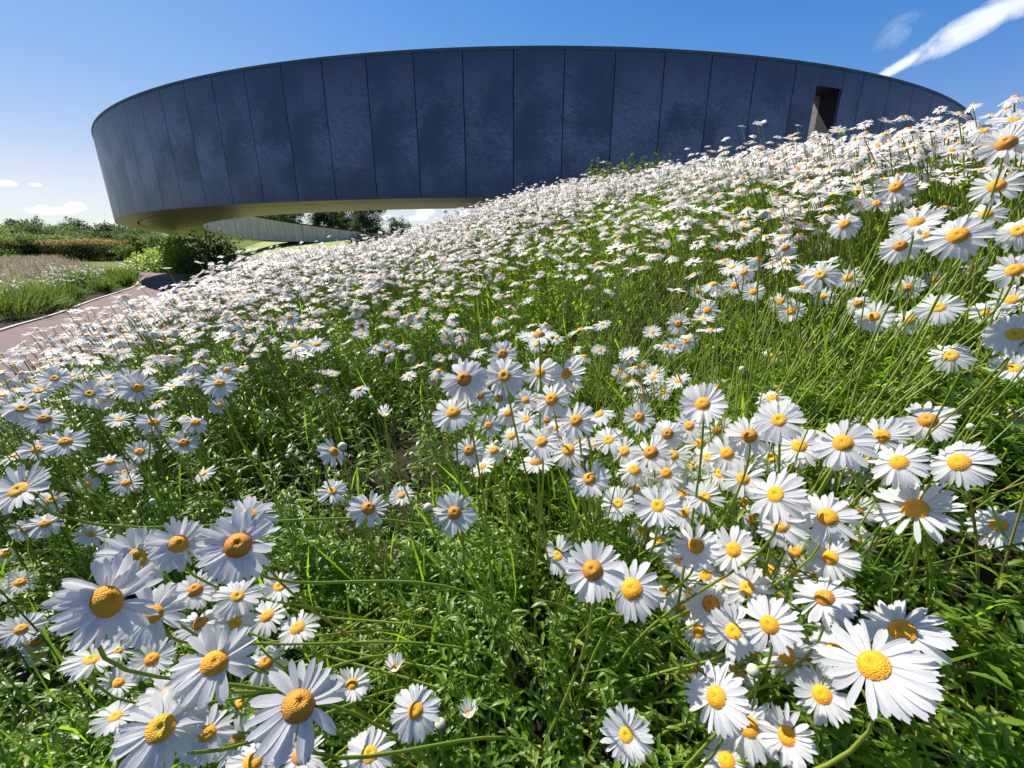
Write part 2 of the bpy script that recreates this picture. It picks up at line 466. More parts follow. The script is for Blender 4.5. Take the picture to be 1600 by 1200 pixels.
_cx, _cy = _warp(CPA[:, 0], CPA[:, 1])
_n = len(_cx)
_A = np.zeros((_n + 3, _n + 3))
_d2 = (_cx[:, None] - _cx) ** 2 + (_cy[:, None] - _cy) ** 2
_A[:_n, :_n] = _tps(_d2) + np.eye(_n) * 0.002
_A[:_n, _n] = 1; _A[:_n, _n + 1] = _cx; _A[:_n, _n + 2] = _cy
_A[_n:, :_n] = _A[:_n, _n:].T
_W = np.linalg.solve(_A, np.vstack([np.c_[CPA[:, 2], CPA[:, 3]], np.zeros((3, 2))]))

# the path's two edges, read off the plane z = 0
PATH_L = [(-4.0, -3.0), (-6.2, 1.8), (-8.2, 5.6), pground(0, 518), pground(87, 492), pground(140, 472), pground(180, 459), pground(212, 447), pground(214, 436), pground(206, 424), pground(196, 415), pground(178, 408), pground(160, 403.5)]
PATH_R = [(0.6, -6.5), (-3.2, -1.8), (-4.3, 1.2), (-4.9, 5.3), (-6.9, 8.6), (-8.9, 11.2), (-11.4, 14.6), (-13.6, 18.3), (-16.8, 23.0), (-20.4, 27.6), pground(252, 418), pground(205, 411), pground(176, 403)]


def resample(pts, n):
    p = np.array(pts, float)
    s = np.r_[0, np.cumsum(np.hypot(*np.diff(p, axis=0).T))]
    # Catmull-Rom through the points
    out = []
    for u in np.linspace(0, len(p) - 1 - 1e-6, n):
        i = int(u); f = u - i
        p0, p1, p2, p3 = p[max(i - 1, 0)], p[i], p[i + 1], p[min(i + 2, len(p) - 1)]
        out.append(0.5 * ((2 * p1) + (-p0 + p2) * f + (2 * p0 - 5 * p1 + 4 * p2 - p3) * f * f + (-p0 + 3 * p1 - 3 * p2 + p3) * f ** 3))
    return np.array(out)


PL, PR = resample(PATH_L, 97), resample(PATH_R, 97)


def in_path_mask(x, y):
    """1 inside the path strip, falling to 0 within a metre outside"""
    x = np.asarray(x, float); y = np.asarray(y, float)
    c = (PL + PR) / 2
    w = np.hypot(*(PL - PR).T) / 2
    best = np.full(x.shape, 1e9)
    for i in range(len(c)):
        d = np.hypot(x - c[i, 0], y - c[i, 1]) - w[i]
        best = np.minimum(best, d)
    return np.clip(1 - (best - 0.0) / 0.7, 0, 1), best


def ground(x, y):
    x = np.atleast_1d(np.asarray(x, float)); y = np.atleast_1d(np.asarray(y, float))
    r = np.hypot(x, y)
    k = np.where(r > 60, 60 / np.maximum(r, 1e-6), 1)
    wx, wy = _warp(x * k, y * k)
    out = np.empty(x.shape)
    flat = out.ravel(); wxf, wyf = wx.ravel(), wy.ravel()
    for s in range(0, len(flat), 20000):
        a, b = wxf[s:s + 20000, None], wyf[s:s + 20000, None]
        B = _tps((a - _cx) ** 2 + (b - _cy) ** 2)
        flat[s:s + 20000] = B @ _W[:_n, 0] + _W[_n, 0] + a[:, 0] * _W[_n + 1, 0] + b[:, 0] * _W[_n + 2, 0]
    out = flat.reshape(x.shape)
    m, _ = in_path_mask(x, y)
    m = m * m * (3 - 2 * m)
    far = np.clip((r - 60) / 200, 0, 1)
    out = out * (1 - far) + 1.0 * far
    return out * (1 - m)


def gz(x, y):
    return float(ground(x, y)[0])


def gray(px, py, zoff=0.0):
    """where the ray through a pixel meets the ground raised by zoff"""
    d = pray(px, py); d = d / np.linalg.norm(d)
    t = np.geomspace(0.15, 80, 700)
    P = d[None] * t[:, None]
    h = ground(P[:, 0], P[:, 1]) + zoff - (P[:, 2] + EYE)
    i = np.argmax(h > 0)
    return P[i, 0], P[i, 1]


# ------------------------------------------------------------ terrain
def build_terrain():
    nr, na = 230, 300
    r = np.concatenate([[0.0], np.geomspace(0.12, 6000, nr - 1)])
    a = np.linspace(0, 2 * np.pi, na, endpoint=False)
    X = np.outer(r, np.sin(a)); Y = np.outer(r, np.cos(a))
    Z = ground(X, Y)
    lump = 0.02 * np.sin(X * 9.1 + np.sin(Y * 7)) * np.cos(Y * 8.3 + np.sin(X * 5)) * (r[:, None] < 14)
    m, dd = in_path_mask(X, Y)
    Z = Z + lump * (1 - m) - 0.006 * m
    V = np.c_[X.ravel(), Y.ravel(), Z.ravel()]
    i = np.arange(nr - 1)[:, None]; j = np.arange(na)[None]
    j2 = (j + 1) % na
    F = np.stack([i * na + j, (i + 1) * na + j + 0 * i, (i + 1) * na + j2, i * na + j2], -1).reshape(-1, 4)
    F = F[:, ::-1]
    turf = np.clip((np.hypot(X, Y) - 22) / 6, 0, 1).ravel()
    me = mesh_np('ground', V, [F], M['soil'], tone=turf, smooth=True)
    tag(link('ground', me), kind='structure')
    # path sheet
    K = 7
    u = np.linspace(0, 1, K)
    P = PL[:, None] * (1 - u[None, :, None]) + PR[:, None] * u[None, :, None]
    V = np.c_[P.reshape(-1, 2), np.full(len(P) * K, 0.004)]
    i = np.arange(len(P) - 1)[:, None]; j = np.arange(K - 1)[None]
    F = np.stack([i * K + j, (i + 1) * K + j, (i + 1) * K + j + 1, i * K + j + 1], -1).reshape(-1, 4)
    me = mesh_np('path', V, [F], M['path'])
    tag(link('path', me), kind='structure')
    # raised edging strip along the left edge, broken steel-and-stone line across
    def strip(name, line, w, h):
        t = np.gradient(line, axis=0); t = t / np.linalg.norm(t, axis=1)[:, None]
        nn = np.c_[-t[:, 1], t[:, 0]]
        A, B = line - nn * w / 2, line + nn * w / 2
        n = len(line)
        V = np.concatenate([np.c_[A, np.full(n, -0.05)], np.c_[A, np.full(n, h)], np.c_[B, np.full(n, h)], np.c_[B, np.full(n, -0.05)]])
        i = np.arange(n - 1)
        F = np.concatenate([np.stack([k * n + i, k * n + i + 1, (k + 1) * n + i + 1, (k + 1) * n + i], -1) for k in range(3)])
        tag(link(name, mesh_np(name, V, [F], M['edge'])), kind='structure')
    strip('path_edging', resample(PATH_L, 200), 0.07, 0.035)
    a, b = np.array(pground(214, 441)), np.array(pground(330, 440))
    strip('path_joint', np.array([a + (b - a) * t for t in np.linspace(0, 1, 8)]), 0.10, 0.012)


build_terrain()

# ------------------------------------------------------------ the ring building
RC = np.array([0.864, 37.5]); RO, RI = 25.0, 21.54
PARA = 0.8
TOPK = [(-180, 1.1), (-160, 1.0), (-134, 1.25), (-117, 1.68), (-100, 2.05), (-87, 2.30), (-74, 3.1), (-62, 4.1), (-52, 4.56), (52, 4.56), (70, 4.3), (100, 3.2), (140, 1.8), (180, 1.1)]
BOTK = [(-180, .3), (-121, .33), (-101, .37), (-90, .5), (-79, .70), (-71, .85), (-61, .97), (-50, 1.06), (-30, 1.17), (-12, 1.22), (180, 1.22)]
def top(a): return float(np.interp(a, [k[0] for k in TOPK], [k[1] for k in TOPK])) + EYE
def bot(a):
    if a > 90: return float(np.interp(a, [90, 180], [1.22, .3])) + EYE
    return float(np.interp(a, [k[0] for k in BOTK], [k[1] for k in BOTK])) + EYE
def itop(a):
    if a < -60: return top(a) - 0.002
    if a < 60: return float(np.interp(a, [-60, -50, 50, 60], [top(-60), 1.6 + EYE, 1.55 + EYE, 1.5 + EYE]))
    return min(1.5 + EYE, top(a) - .3)
def rp(a, r, z):
    s = math.radians(a)
    return (RC[0] + r * math.sin(s), RC[1] - r * math.cos(s), z)
def wrap(a):
    while a > 180: a -= 360
    while a <= -180: a += 360
    return a


def hexa(name, mat, q, parent, origin=None):
    """solid from 8 corners: bottom 4 then top 4, both counter-clockwise seen from above"""
    V = np.array(q, float)
    if origin is not None:
        V = V - np.array(origin)
    F = [(3, 2, 1, 0), (4, 5, 6, 7), (0, 1, 5, 4), (1, 2, 6, 5), (2, 3, 7, 6), (3, 0, 4, 7)]
    o = link(name, mesh_np(name, V, [np.array(F)], mat), parent)
    if origin is not None:
        o.location = origin
    return o


def arcs(name, mat, segs, parent):
    """one mesh of many arc solids (a0,a1,r0,r1,zlow(a),zhigh(a))"""
    V, F = [], []
    for (a0, a1, r0, r1, zl, zh) in segs:
        b = len(V)
        V += [rp(a0, r0, zl(a0)), rp(a0, r1, zl(a0)), rp(a1, r1, zl(a1)), rp(a1, r0, zl(a1)),
              rp(a0, r0, zh(a0)), rp(a0, r1, zh(a0)), rp(a1, r1, zh(a1)), rp(a1, r0, zh(a1))]
        F += [tuple(b + i for i in f) for f in ((3, 2, 1, 0), (4, 5, 6, 7), (0, 1, 5, 4), (1, 2, 6, 5), (2, 3, 7, 6), (3, 0, 4, 7))]
    return link(name, mesh_np(name, V, [np.array(F)], mat), parent)


def build_ring():
    root = empty('ring_building', (RC[0], RC[1], 0))
    tag(root, 'dark blue metal-clad ring shaped building floating over the path beside the daisy slope', 'building')
    inv = Matrix.Translation((-RC[0], -RC[1], 0))
    kids = []
    # panel joints (deg) read from the photograph, then regular
    J = [-1.9 + 2.855 * k for k in range(-62, 7)] + [17.0, 19.12, 20.87, 23.64, 26.48, 29.4, 32.21, 35.18] 
    J = [j for j in J if j > -178]
    J = [-1.9 + 2.855 * k for k in range(-61, 7)]
    J = J + [19.14, 20.87, 23.64, 26.48, 29.4, 32.21, 35.1]
    a = 37.95
    while a < 180: J.append(a); a += 2.855
    J.append(J[0] + 360)
    DO0, DO1 = 17.0, 19.10
    gap = math.degrees(0.011 / RO)
    DT = 4.10 + EYE
    for i in range(len(J) - 1):
        a0, a1 = J[i] + gap, J[i + 1] - gap
        pieces = [(a0, a1, None, None)]
        if J[i] < DO0 < J[i + 1]:
            pieces = [(a0, DO0, None, None), (DO0, a1, DT, None)]      # beside and above the doorway
        for (b0, b1, zl, zh) in pieces:
            w0, w1 = wrap(b0), wrap(b1)
            zb0, zb1 = (zl or bot(w0)), (zl or bot(w1))
            zt0, zt1 = top(w0), top(w1)
            am = (b0 + b1) / 2; s = math.radians(am)
            r_in = RO - 0.045
            # local frame: x along the wall, y outward, z up from the panel's foot
            O = np.array(rp(am, RO, bot(wrap(am))))
            ex = np.array([math.cos(s), math.sin(s), 0]); ey = np.array([-math.sin(s), math.cos(s), 0])
            K = 5      # the sheet follows the curve of the wall
            P = []
            for q in np.linspace(b0, b1, K):
                wq = wrap(q)
                zb, zt = (zl or bot(wq)), top(wq)
                P += [rp(q, RO, zb), rp(q, RO, zt), rp(q, r_in, zt), rp(q, r_in, zb)]
            L = [(np.dot(np.array(p) - O, ex), np.dot(np.array(p) - O, ey), p[2] - O[2]) for p in P]
            F = [(0, 1, 2, 3), tuple(4 * (K - 1) + k for k in (3, 2, 1, 0))]
            for c in range(K - 1):
                e = 4 * c
                F += [(e, e + 4, e + 5, e + 1), (e + 1, e + 5, e + 6, e + 2), (e + 2, e + 6, e + 7, e + 3), (e + 3, e + 7, e + 4, e)]
            me = mesh_np('wall_panel', L, [np.array(F)], M['panel'])
            o = link('wall_panel', me, root)
            o.location = (O[0] - RC[0], O[1] - RC[1], O[2])
            o.rotation_euler = (0, 0, s + random.uniform(-.0016, .0016))
    step = 2.4
    def walls(r0, r1, zl, zh, skip=None, joints=False):
        out = []
        A = [wrap(j0 + (j1 - j0) * f_) for j0, j1 in zip(J[:-1], J[1:]) for f_ in (0, .25, .5, .75)] if joints else np.arange(-180, 180, step)
        cuts = sorted(set(list(A) + [-180.0, 180.0] + ([skip[0], skip[1]] if skip else [])))
        for q0, q1 in zip(cuts[:-1], cuts[1:]):
            if skip and skip[0] - 1e-6 <= q0 and q1 <= skip[1] + 1e-6: continue
            out.append((q0, q1, r0, r1, lambda a, zl=zl: zl(wrap_s(a)), lambda a, zh=zh: zh(wrap_s(a))))
        return out
    def wrap_s(a): return a
    def loc(o):
        o.location = (-RC[0], -RC[1], 0)
        return o
    loc(arcs('wall_backing', M['shadow_gap'], walls(RO - 0.6, RO - 0.048, lambda a: bot(a) + .03, lambda a: top(a) - .02, (DO0, DO1), True) +
             [(DO0, DO1, RO - 0.6, RO - .048, lambda a: DT + .004, lambda a: top(a) - .02)], root))
    loc(arcs('parapet_lining', M['jamb'], walls(RO - PARA, RO - 0.605, lambda a: bot(a) + .03, lambda a: top(a) - .02, (DO0, DO1)) +
             [(DO0, DO1, RO - .86, RO - .605, lambda a: DT - .02, lambda a: DT + .35)], root))
    loc(arcs('rim_cap', M['trim'], walls(RO - PARA - .01, RO + 0.015, lambda a: top(a) - .032, lambda a: top(a) + .035, None, True), root))
    # jambs of the doorway
    jm = []
    for (q0, q1) in ((DO0 - .10, DO0 - .004), (DO1 + .004, DO1 + .10)):
        jm.append((q0, q1, RO - 1.0, RO - .046, lambda a: bot(a) - .3, lambda a: DT))
    for q in jm:
        loc(arcs('door_jamb', M['jamb'], [q], root))
    # deck and inner boards
    loc(arcs('roof_deck', M['shadow_gap'], walls(RI + .06, RO - PARA - .012, lambda a: min(itop(a), top(a)) - .3, lambda a: min(itop(a), top(a)) - .25), root))
    n = 226
    da = 360 / n
    g = math.degrees(0.012 / RI)
    for k in range(n):
        a0 = -180 + k * da + g; a1 = -180 + (k + 1) * da - g
        rr = RI - (0.012 if k % 2 else 0.0) - (k % 5 == 0) * .006
        z0, z1, t0, t1 = bot(a0), bot(a1), itop(a0) - .012, itop(a1) - .012
        P = [rp(a0, rr + .04, z0), rp(a1, rr + .04, z1), rp(a1, rr, z1), rp(a0, rr, z0), rp(a0, rr + .04, t0), rp(a1, rr + .04, t1), rp(a1, rr, t1), rp(a0, rr, t0)]
        P = [(p[0] - RC[0], p[1] - RC[1], p[2]) for p in P]
        hexa('inner_board', M['board'], P, root)
    loc(arcs('inner_backing', M['shadow_gap'], walls(RI + .043, RI + .10, lambda a: bot(a) + .02, lambda a: itop(a) - .03), root))
    def rise(a): return .09 if a < -60 or a > 60 else 0.03
    loc(arcs('inner_rim', M['shadow_gap'], walls(RI - .05, RI + .16, lambda a: itop(a) + .002, lambda a: itop(a) + .002 + rise(a)), root))
    # handrail wire inside the far wall
    # soffit sheets: outer and inner band with a groove between
    q = 360 / 42.0
    gs = math.degrees(0.006 / RO)
    for k in range(42):
        for (r0, r1) in ((24.19, RO - .026), (RI + .01, 24.12)):
            sub = []
            for j in range(4):
                a0 = -180 + (k + j / 4) * q; a1 = -180 + (k + (j + 1) / 4) * q
                if j == 0: a0 += gs
                if j == 3: a1 -= gs
                sub.append((a0, a1, r0, r1, lambda a: bot(a) - .004, lambda a: bot(a) + .028))
            loc(arcs('soffit_sheet', M['soffit'], sub, root))
    return root


build_ring()


# ------------------------------------------------------------ vegetation kit
def frames(d, up_hint=None):
    """given unit directions (N,3) return side and normal"""
    h = np.tile(np.array([0, 0, 1.0]), (len(d), 1)) if up_hint is None else up_hint
    par = np.abs((h * d).sum(1)) > 0.97
    h = np.where(par[:, None], np.array([1.0, 0.02, 0]), h)
    s = nrm(np.cross(d, h)); n = np.cross(s, d)
    return s, n


class Bag:
    """collects vertices / faces for one mesh"""
    def __init__(s):
        s.V, s.F, s.T, s.M, s.n = [], [], [], [], 0
    def add(s, V, F, tone, mi=0):
        """V (N,k,3), F (m,q) template faces, tone (N,) or (N,k)"""
        N, k = V.shape[:2]
        off = (np.arange(N) * k)[:, None, None] + s.n
        FF = (np.asarray(F)[None] + off).reshape(-1, np.asarray(F).shape[1])
        s.V.append(V.reshape(-1, 3)); s.F.append(FF)
        tone = np.asarray(tone, float)
        if tone.ndim == 1: tone = np.repeat(tone[:, None], k, 1)
        s.T.append(tone.ravel()); s.M.append(np.full(len(FF), mi)); s.n += N * k
    def mesh(s, name, mats, smooth=False):
        q = [f for f in s.F]
        # group by face size while keeping material order
        return mesh_np(name, np.concatenate(s.V), q, mats, tone=np.concatenate(s.T), smooth=smooth, matidx=np.concatenate(s.M))


def tubes(bag, P0, P1, P2, r0, r1, seg, tone, mi=0, sides=3):
    """quadratic bezier tubes"""
    N = len(P0)
    t = np.linspace(0, 1, seg + 1)[None, :, None]
    C = (1 - t) ** 2 * P0[:, None] + 2 * t * (1 - t) * P1[:, None] + t * t * P2[:, None]
    T = nrm(np.gradient(C, axis=1))
    h = np.array([0.31, 0.83, 0.17]); S = nrm(np.cross(T, h)); B = np.cross(T, S)
    r = (np.asarray(r0).reshape(-1, 1, 1) * (1 - t) + np.asarray(r1).reshape(-1, 1, 1) * t)
    rings = [C + r * (math.cos(a) * S + math.sin(a) * B) for a in np.arange(sides) * 2 * math.pi / sides]
    V = np.stack(rings, 2).reshape(N, -1, 3)
    F = [(i * sides + j, i * sides + (j + 1) % sides, (i + 1) * sides + (j + 1) % sides, (i + 1) * sides + j) for i in range(seg) for j in range(sides)]
    bag.add(V, F, tone, mi)
    return C


# leaf templates: (u along, v across, w out of plane) ; faces
def leaf_near():
    # toothed lance-shaped leaf, folded along the midrib
    us = [0, .12, .26, .34, .48, .56, .70, .76, .88, 1.0]
    hw = [.10, .16, .34, .26, .46, .34, .50, .34, .30, 0.02]
    V = []
    for i, (u, w) in enumerate(zip(us, hw)):
        b = -0.35 * u * u
        V += [(u, -w, b + .10 * w), (u, 0, b), (u, w, b + .10 * w)]
    F = []
    for i in range(len(us) - 1):
        F += [(i * 3, i * 3 + 1, i * 3 + 4, i * 3 + 3), (i * 3 + 1, i * 3 + 2, i * 3 + 5, i * 3 + 4)]
    return np.array(V, float), F
def leaf_mid():
    V = [(0, -.08, 0), (0, .08, 0), (.45, -.42, -.03), (.45, 0, -.09), (.45, .42, -.03), (.8, -.38, -.22), (.8, .38, -.22), (1, 0, -.36)]
    F = [(0, 3, 2, 2), ]
    F = [(0, 1, 4, 2), (2, 4, 6, 5), (5, 6, 7, 7)]
    V = [(0, -.08, 0), (0, .08, 0), (.3, .40, -.02), (.3, -.30, -.02), (.65, .46, -.14), (.65, -.50, -.14), (1, .04, -.34), (1, -.04, -.34)]
    F = [(0, 1, 2, 3), (3, 2, 4, 5), (5, 4, 6, 7)]
    return np.array(V, float), F
def leaf_far():
    V = [(0, 0, 0), (.5, .42, -.06), (1, 0, -.25), (.5, -.42, -.06)]
    return np.array(V, float), [(0, 1, 2, 3)]
LEAF_N, LEAF_M, LEAF_F = leaf_near(), leaf_mid(), leaf_far()


def leaves(bag, tmpl, P, D, L, W, tone, mi=0, hint=None, curl=1.0):
    T, F = tmpl
    S, Nn = frames(D, hint)
    T = T.copy()[None].repeat(len(P), 0)
    T[:, :, 2] *= np.asarray(curl).reshape(-1, 1) if np.ndim(curl) else curl
    V = P[:, None] + T[:, :, 0:1] * (L[:, None, None] * D[:, None]) + T[:, :, 1:2] * (W[:, None, None] * S[:, None]) + T[:, :, 2:3] * (L[:, None, None] * Nn[:, None])
    bag.add(V, F, tone, mi)


def rdir(n, zlo=-.3, zhi=1.0):
    a = RNG.uniform(0, 2 * np.pi, n); z = RNG.uniform(zlo, zhi, n)
    r = np.sqrt(np.maximum(1 - z * z, 0.02))
    return nrm(np.c_[r * np.cos(a), r * np.sin(a), z])


# ------------------------------------------------------------ daisy heads
def petal_strip(seed, w=1.0, segs=5):
    """one ray floret along +Y, unit length, face up +Z"""
    r = random.Random(seed)
    V = []
    bend = r.uniform(-.10, .16); tw = r.uniform(-.30, .30)
    prof = [.38, .74, .95, 1.0, .92, .50]
    for i in range(segs + 1):
        u = i / segs
        hw = 0.108 * w * np.interp(u * 5, range(6), prof)
        zc = bend * u * u + .035 * math.sin(u * math.pi)
        ang = tw * u
        for k, (vx, lift) in enumerate(((-1, .30), (-.34, -.02), (.34, .10), (1, .30))):
            x = vx * hw
            y = u
            if i == segs: y = 1.0 + (.035 if k in (0, 3) else 0) * -1 + (.02 if k == 2 else 0) - (0.05 if k == 1 else 0)
            z = zc + lift * hw * .7
            V.append((x * math.cos(ang), y, z + x * math.sin(ang)))
    F = [(i * 4 + j, i * 4 + j + 1, (i + 1) * 4 + j + 1, (i + 1) * 4 + j) for i in range(segs) for j in range(3)]
    return np.array(V), F


PETALS = [petal_strip(s, w) for s, w in ((1, 1.0), (2, .85), (3, 1.1), (4, .95), (5, 1.2), (6, .8))]
DISC_R = 0.30        # disc radius relative to head radius


def petal_dirs(n, seed, droop, sweep=(0, 0), mess=.12, upright=0.0):
    """list of (angle, elevation, length, roll) in head space; head faces +Z"""
    r = random.Random(seed)
    out = []
    for i in range(n):
        a = 2 * math.pi * (i + r.uniform(-.28, .28)) / n
        el = -droop + r.uniform(-mess, mess) + (0.07 if i % 2 else -0.05) + upright
        L = r.uniform(.82, 1.06)
        d = Vector((math.cos(a) * math.cos(el), math.sin(a) * math.cos(el), math.sin(el)))
        s = Vector((sweep[0], sweep[1], -0.25 * math.hypot(*sweep)))
        d2 = (d + s * (0.55 + 0.45 * r.random())).normalized()
        # petals blown against the face fold up instead of crossing it
        against = -(Vector((math.cos(a), math.sin(a), 0)).dot(Vector((sweep[0], sweep[1], 0))))
        if against > 0.12:
            d2 = (d + Vector((0, 0, .5 * against)) + s * .25).normalized()
        if r.random() < .05: continue
        out.append((a, d2, L, r.uniform(-.45, .45), r.randrange(6)))
    return out


def petal_matrix(a, d, L, roll):
    base = Vector((math.cos(a), math.sin(a), 0)) * DISC_R * .84 + Vector((0, 0, -.015))
    y = d
    up = Vector((0, 0, 1)) if abs(d.z) < .9 else Vector((-math.cos(a), -math.sin(a), 0))
    x = y.cross(up).normalized(); z = x.cross(y).normalized()
    R = Matrix((x, y, z)).transposed()
    R = R @ Matrix.Rotation(roll, 3, 'Y')
    Lp = (1 - DISC_R * .84) * L
    Mx = Matrix.Translation(base) @ R.to_4x4() @ Matrix.Diagonal((Lp / .80, Lp, Lp, 1))
    return Mx


def disc_mesh(rings=6, seg=20):
    V, T = [(0, 0, 0.085)], [0.0]
    for i in range(1, rings + 1):
        u = i / rings
        for j in range(seg):
            a = 2 * math.pi * (j + .5 * (i % 2)) / seg
            z = 0.135 * (1 - u ** 2.6) - 0.05 * math.exp(-(u / .18) ** 2) + (0.010 if (i + j) % 2 else 0)
            V.append((DISC_R * u * math.cos(a), DISC_R * u * math.sin(a), z)); T.append(u)
    F3 = [(0, 1 + j, 1 + (j + 1) % seg) for j in range(seg)]
    F4 = [(1 + (i - 1) * seg + j, 1 + i * seg + j, 1 + i * seg + (j + 1) % seg, 1 + (i - 1) * seg + (j + 1) % seg) for i in range(1, rings) for j in range(seg)]
    return np.array(V), F3, F4, np.array(T)


def calyx_mesh(seg=12):
    V = []; rows = ((.27, -.02), (.25, -.085), (.15, -.15), (.035, -.17), (.022, -.22))
    for r, z in rows:
        for j in range(seg):
            a = 2 * math.pi * j / seg
            V.append((r * math.cos(a), r * math.sin(a), z))
    F = [(i * seg + j, i * seg + (j + 1) % seg, (i + 1) * seg + (j + 1) % seg, (i + 1) * seg + j) for i in range(len(rows) - 1) for j in range(seg)]
    return np.array(V), F


DV, DF3, DF4, DT_ = disc_mesh()
ME_DISC = mesh_np('disc', DV, [DF3, DF4], M['disc'], tone=DT_, smooth=True)
# older heads: taller, browner cone; young heads: flat with a green-yellow dimple
DVO = DV.copy(); DVO[:, 2] *= 1.6; DVO[:, :2] *= 1.05
DVY = DV.copy(); DVY[:, 2] = DVY[:, 2] * .6 - .05 * np.exp(-(DT_ / .4) ** 2); DVY[:, :2] *= .9
ME_DISCS = [ME_DISC, ME_DISC, mesh_np('disc', DVO, [DF3, DF4], M['disc_old'], tone=DT_, smooth=True), mesh_np('disc', DVY, [DF3, DF4], M['disc_young'], tone=DT_, smooth=True), ME_DISC]
CV, CF = calyx_mesh()
ME_CALYX = mesh_np('calyx', CV, [CF], M['calyx'], smooth=True)
ME_PETAL = [mesh_np('petal', V, [F], M['petal_near'], tone=np.full(len(V), i / 5), smooth=True) for i, (V, F) in enumerate(PETALS)]


def ray_ring_mesh(spec, name='petals'):
    V, F, T = [], [], []
    n = 0
    for (a, d, L, roll, k) in spec:
        Mx = np.array(petal_matrix(a, d, L, roll))
        P = PETALS[k][0] @ Mx[:3, :3].T + Mx[:3, 3]
        V.append(P); F += [tuple(i + n for i in f) for f in PETALS[k][1]]; n += len(P); T.append(np.full(len(P), k / 5))
    return mesh_np(name, np.concatenate(V), [np.array(F)], M['petal'], tone=np.concatenate(T), smooth=True)


RAYS = []     # shared corolla meshes for the smaller placed daisies
for s in range(9):
    RAYS.append(ray_ring_mesh(petal_dirs(random.Random(s).choice([24, 27, 29, 32]), s, [0.02, .22, .10, .42, -.12, .3, .05, .55, .15][s], mess=.13), 'corolla'))
RAYS_SIDE = [ray_ring_mesh(petal_dirs(24, 50 + s, .25, sweep=(.62 * math.cos(s * 1.05), .62 * math.sin(s * 1.05)), mess=.1), 'corolla') for s in range(6)]
RAY_HALF = ray_ring_mesh(petal_dirs(20, 77, -.95, mess=.12), 'corolla')
RAY_SHUT = ray_ring_mesh(petal_dirs(18, 78, -1.25, mess=.06), 'corolla')

# ---- the daisies one can pick out in the photograph ------------------------
# per cluster: phrase, where the roots are, rows of (px, py, width px, tilt x, tilt y, sweep x, sweep y, kind)
BIG = 72
DAISIES = []
def C(phrase, root, rows): DAISIES.append((phrase, root, rows))

C('in the big windblown group at the lower left', 'L', [
    (28, 765, 98, -.62, .25, -.2, -.2, '', 'tall daisy half turned left on a long bare stem at the left edge'),
    (213, 872, 104, .30, .10, -.55, -.30, '', 'daisy with petals blown left and a tiny white bud over its disc'),
    (279, 850, 88, .28, .05, -.35, -.35, '', 'round daisy with a dark dimple squeezed between two larger ones at the lower left'),
    (372, 852, 120, .0, .05, -.15, -.15, '', 'broad full daisy with dark-dimpled disc at the top of the lower left group'),
    (390, 806, 84, .15, .30, .2, .25, '', 'daisy hidden behind the broad full one at the top of the lower left group'),
    (167, 940, 150, .52, .12, -.85, -.55, '', 'huge daisy with all its petals swept far to the lower left'),
    (237, 959, 98, .05, .08, -.25, -.38, '', 'dimpled daisy touching the right side of the huge swept one'),
    (371, 931, 74, .12, .50, -.35, -.10, '', 'small daisy with petals folded forward above the lying yellow-green stems'),
    (366, 973, 76, .38, .05, -.50, -.20, '', 'daisy facing right just below the folded small one, lower left'),
    (374, 1007, 58, .48, .10, -.1, -.2, '', 'small narrow daisy leaning right over the stems, lower left'),
    (335, 1036, 122, .08, .12, -.30, -.62, '', 'large daisy with petals hanging like a skirt, middle of the lower left group'),
    (184, 1067, 58, .10, .62, 0, 0, '', 'small open daisy facing the sky under the huge swept one'),
    (184, 1016, 50, .25, .66, -.2, -.2, '', 'small yellow-centred daisy peeping out beneath the huge swept one'),
    (251, 1138, 132, .0, .02, -.25, -.22, '', 'very large orange-centred daisy near the bottom left corner'),
    (262, 1086, 84, .0, .45, 0, .3, '', 'daisy tucked behind the top of the very large orange-centred one'),
    (323, 1146, 86, .0, .22, -.1, -.55, '', 'daisy with downward petals right of the very large orange-centred one'),
    (466, 1103, 150, .28, .18, -.35, -.60, '', 'ragged daisy with tall upright petals and a swept skirt near the bottom edge'),
    (550, 1069, 62, .20, .30, .1, -.15, '', 'small cupped daisy touching the ragged one on its right'),
    (372, 1158, 72, .42, .12, -.2, -.2, '', 'yellow half-turned daisy between two larger ones at the bottom edge'),
    (395, 1190, 84, .1, .35, -.35, -.1, '', 'daisy cut by the bottom edge of the picture left of the ragged one'),
    (470, 1182, 84, .1, .40, .1, -.4, '', 'daisy hanging straight below the ragged one at the bottom edge'),
    (143, 1030, 76, .0, .80, -.5, -.4, '', 'daisy seen from behind with petals trailing left, lower left'),
    (560, 1120, 44, .6, .6, .2, .1, '', 'small sideways daisy under the small cupped one'),
])
C('standing alone in the leaves at the bottom middle', 'U', [
    (649, 1110, 84, .0, .03, 0, 0, '', 'evenly rayed daisy with a yellow dimpled disc at the bottom middle'),
    (577, 1178, 84, .15, .45, 0, .1, '', 'upturned yellow daisy cut by the bottom edge at the bottom middle'),
    (617, 1044, 46, .0, .6, 0, 0, 'half', 'half-open daisy above the evenly rayed one'),
    (733, 1117, 46, .0, .7, 0, 0, 'half', 'half-open daisy with petals closed upward right of the evenly rayed one'),
    (978, 1148, 82, .18, .02, 0, 0, '', 'tidy daisy with oval disc alone in the dark leaves, bottom middle'),
    (1068, 1158, 50, .75, .2, 0, 0, '', 'small daisy turned to its side near the bottom edge'),
    (1050, 1186, 38, .1, .7, 0, 0, 'half', 'half-open daisy at the bottom edge left of a daisy pair'),
    (1135, 1188, 76, .05, .2, 0, 0, '', 'daisy cut off by the bottom edge beneath the right hand cluster'),
    (688, 1132, 20, .0, .7, 0, 0, 'bud', 'round green-white bud right of the evenly rayed daisy'),
])
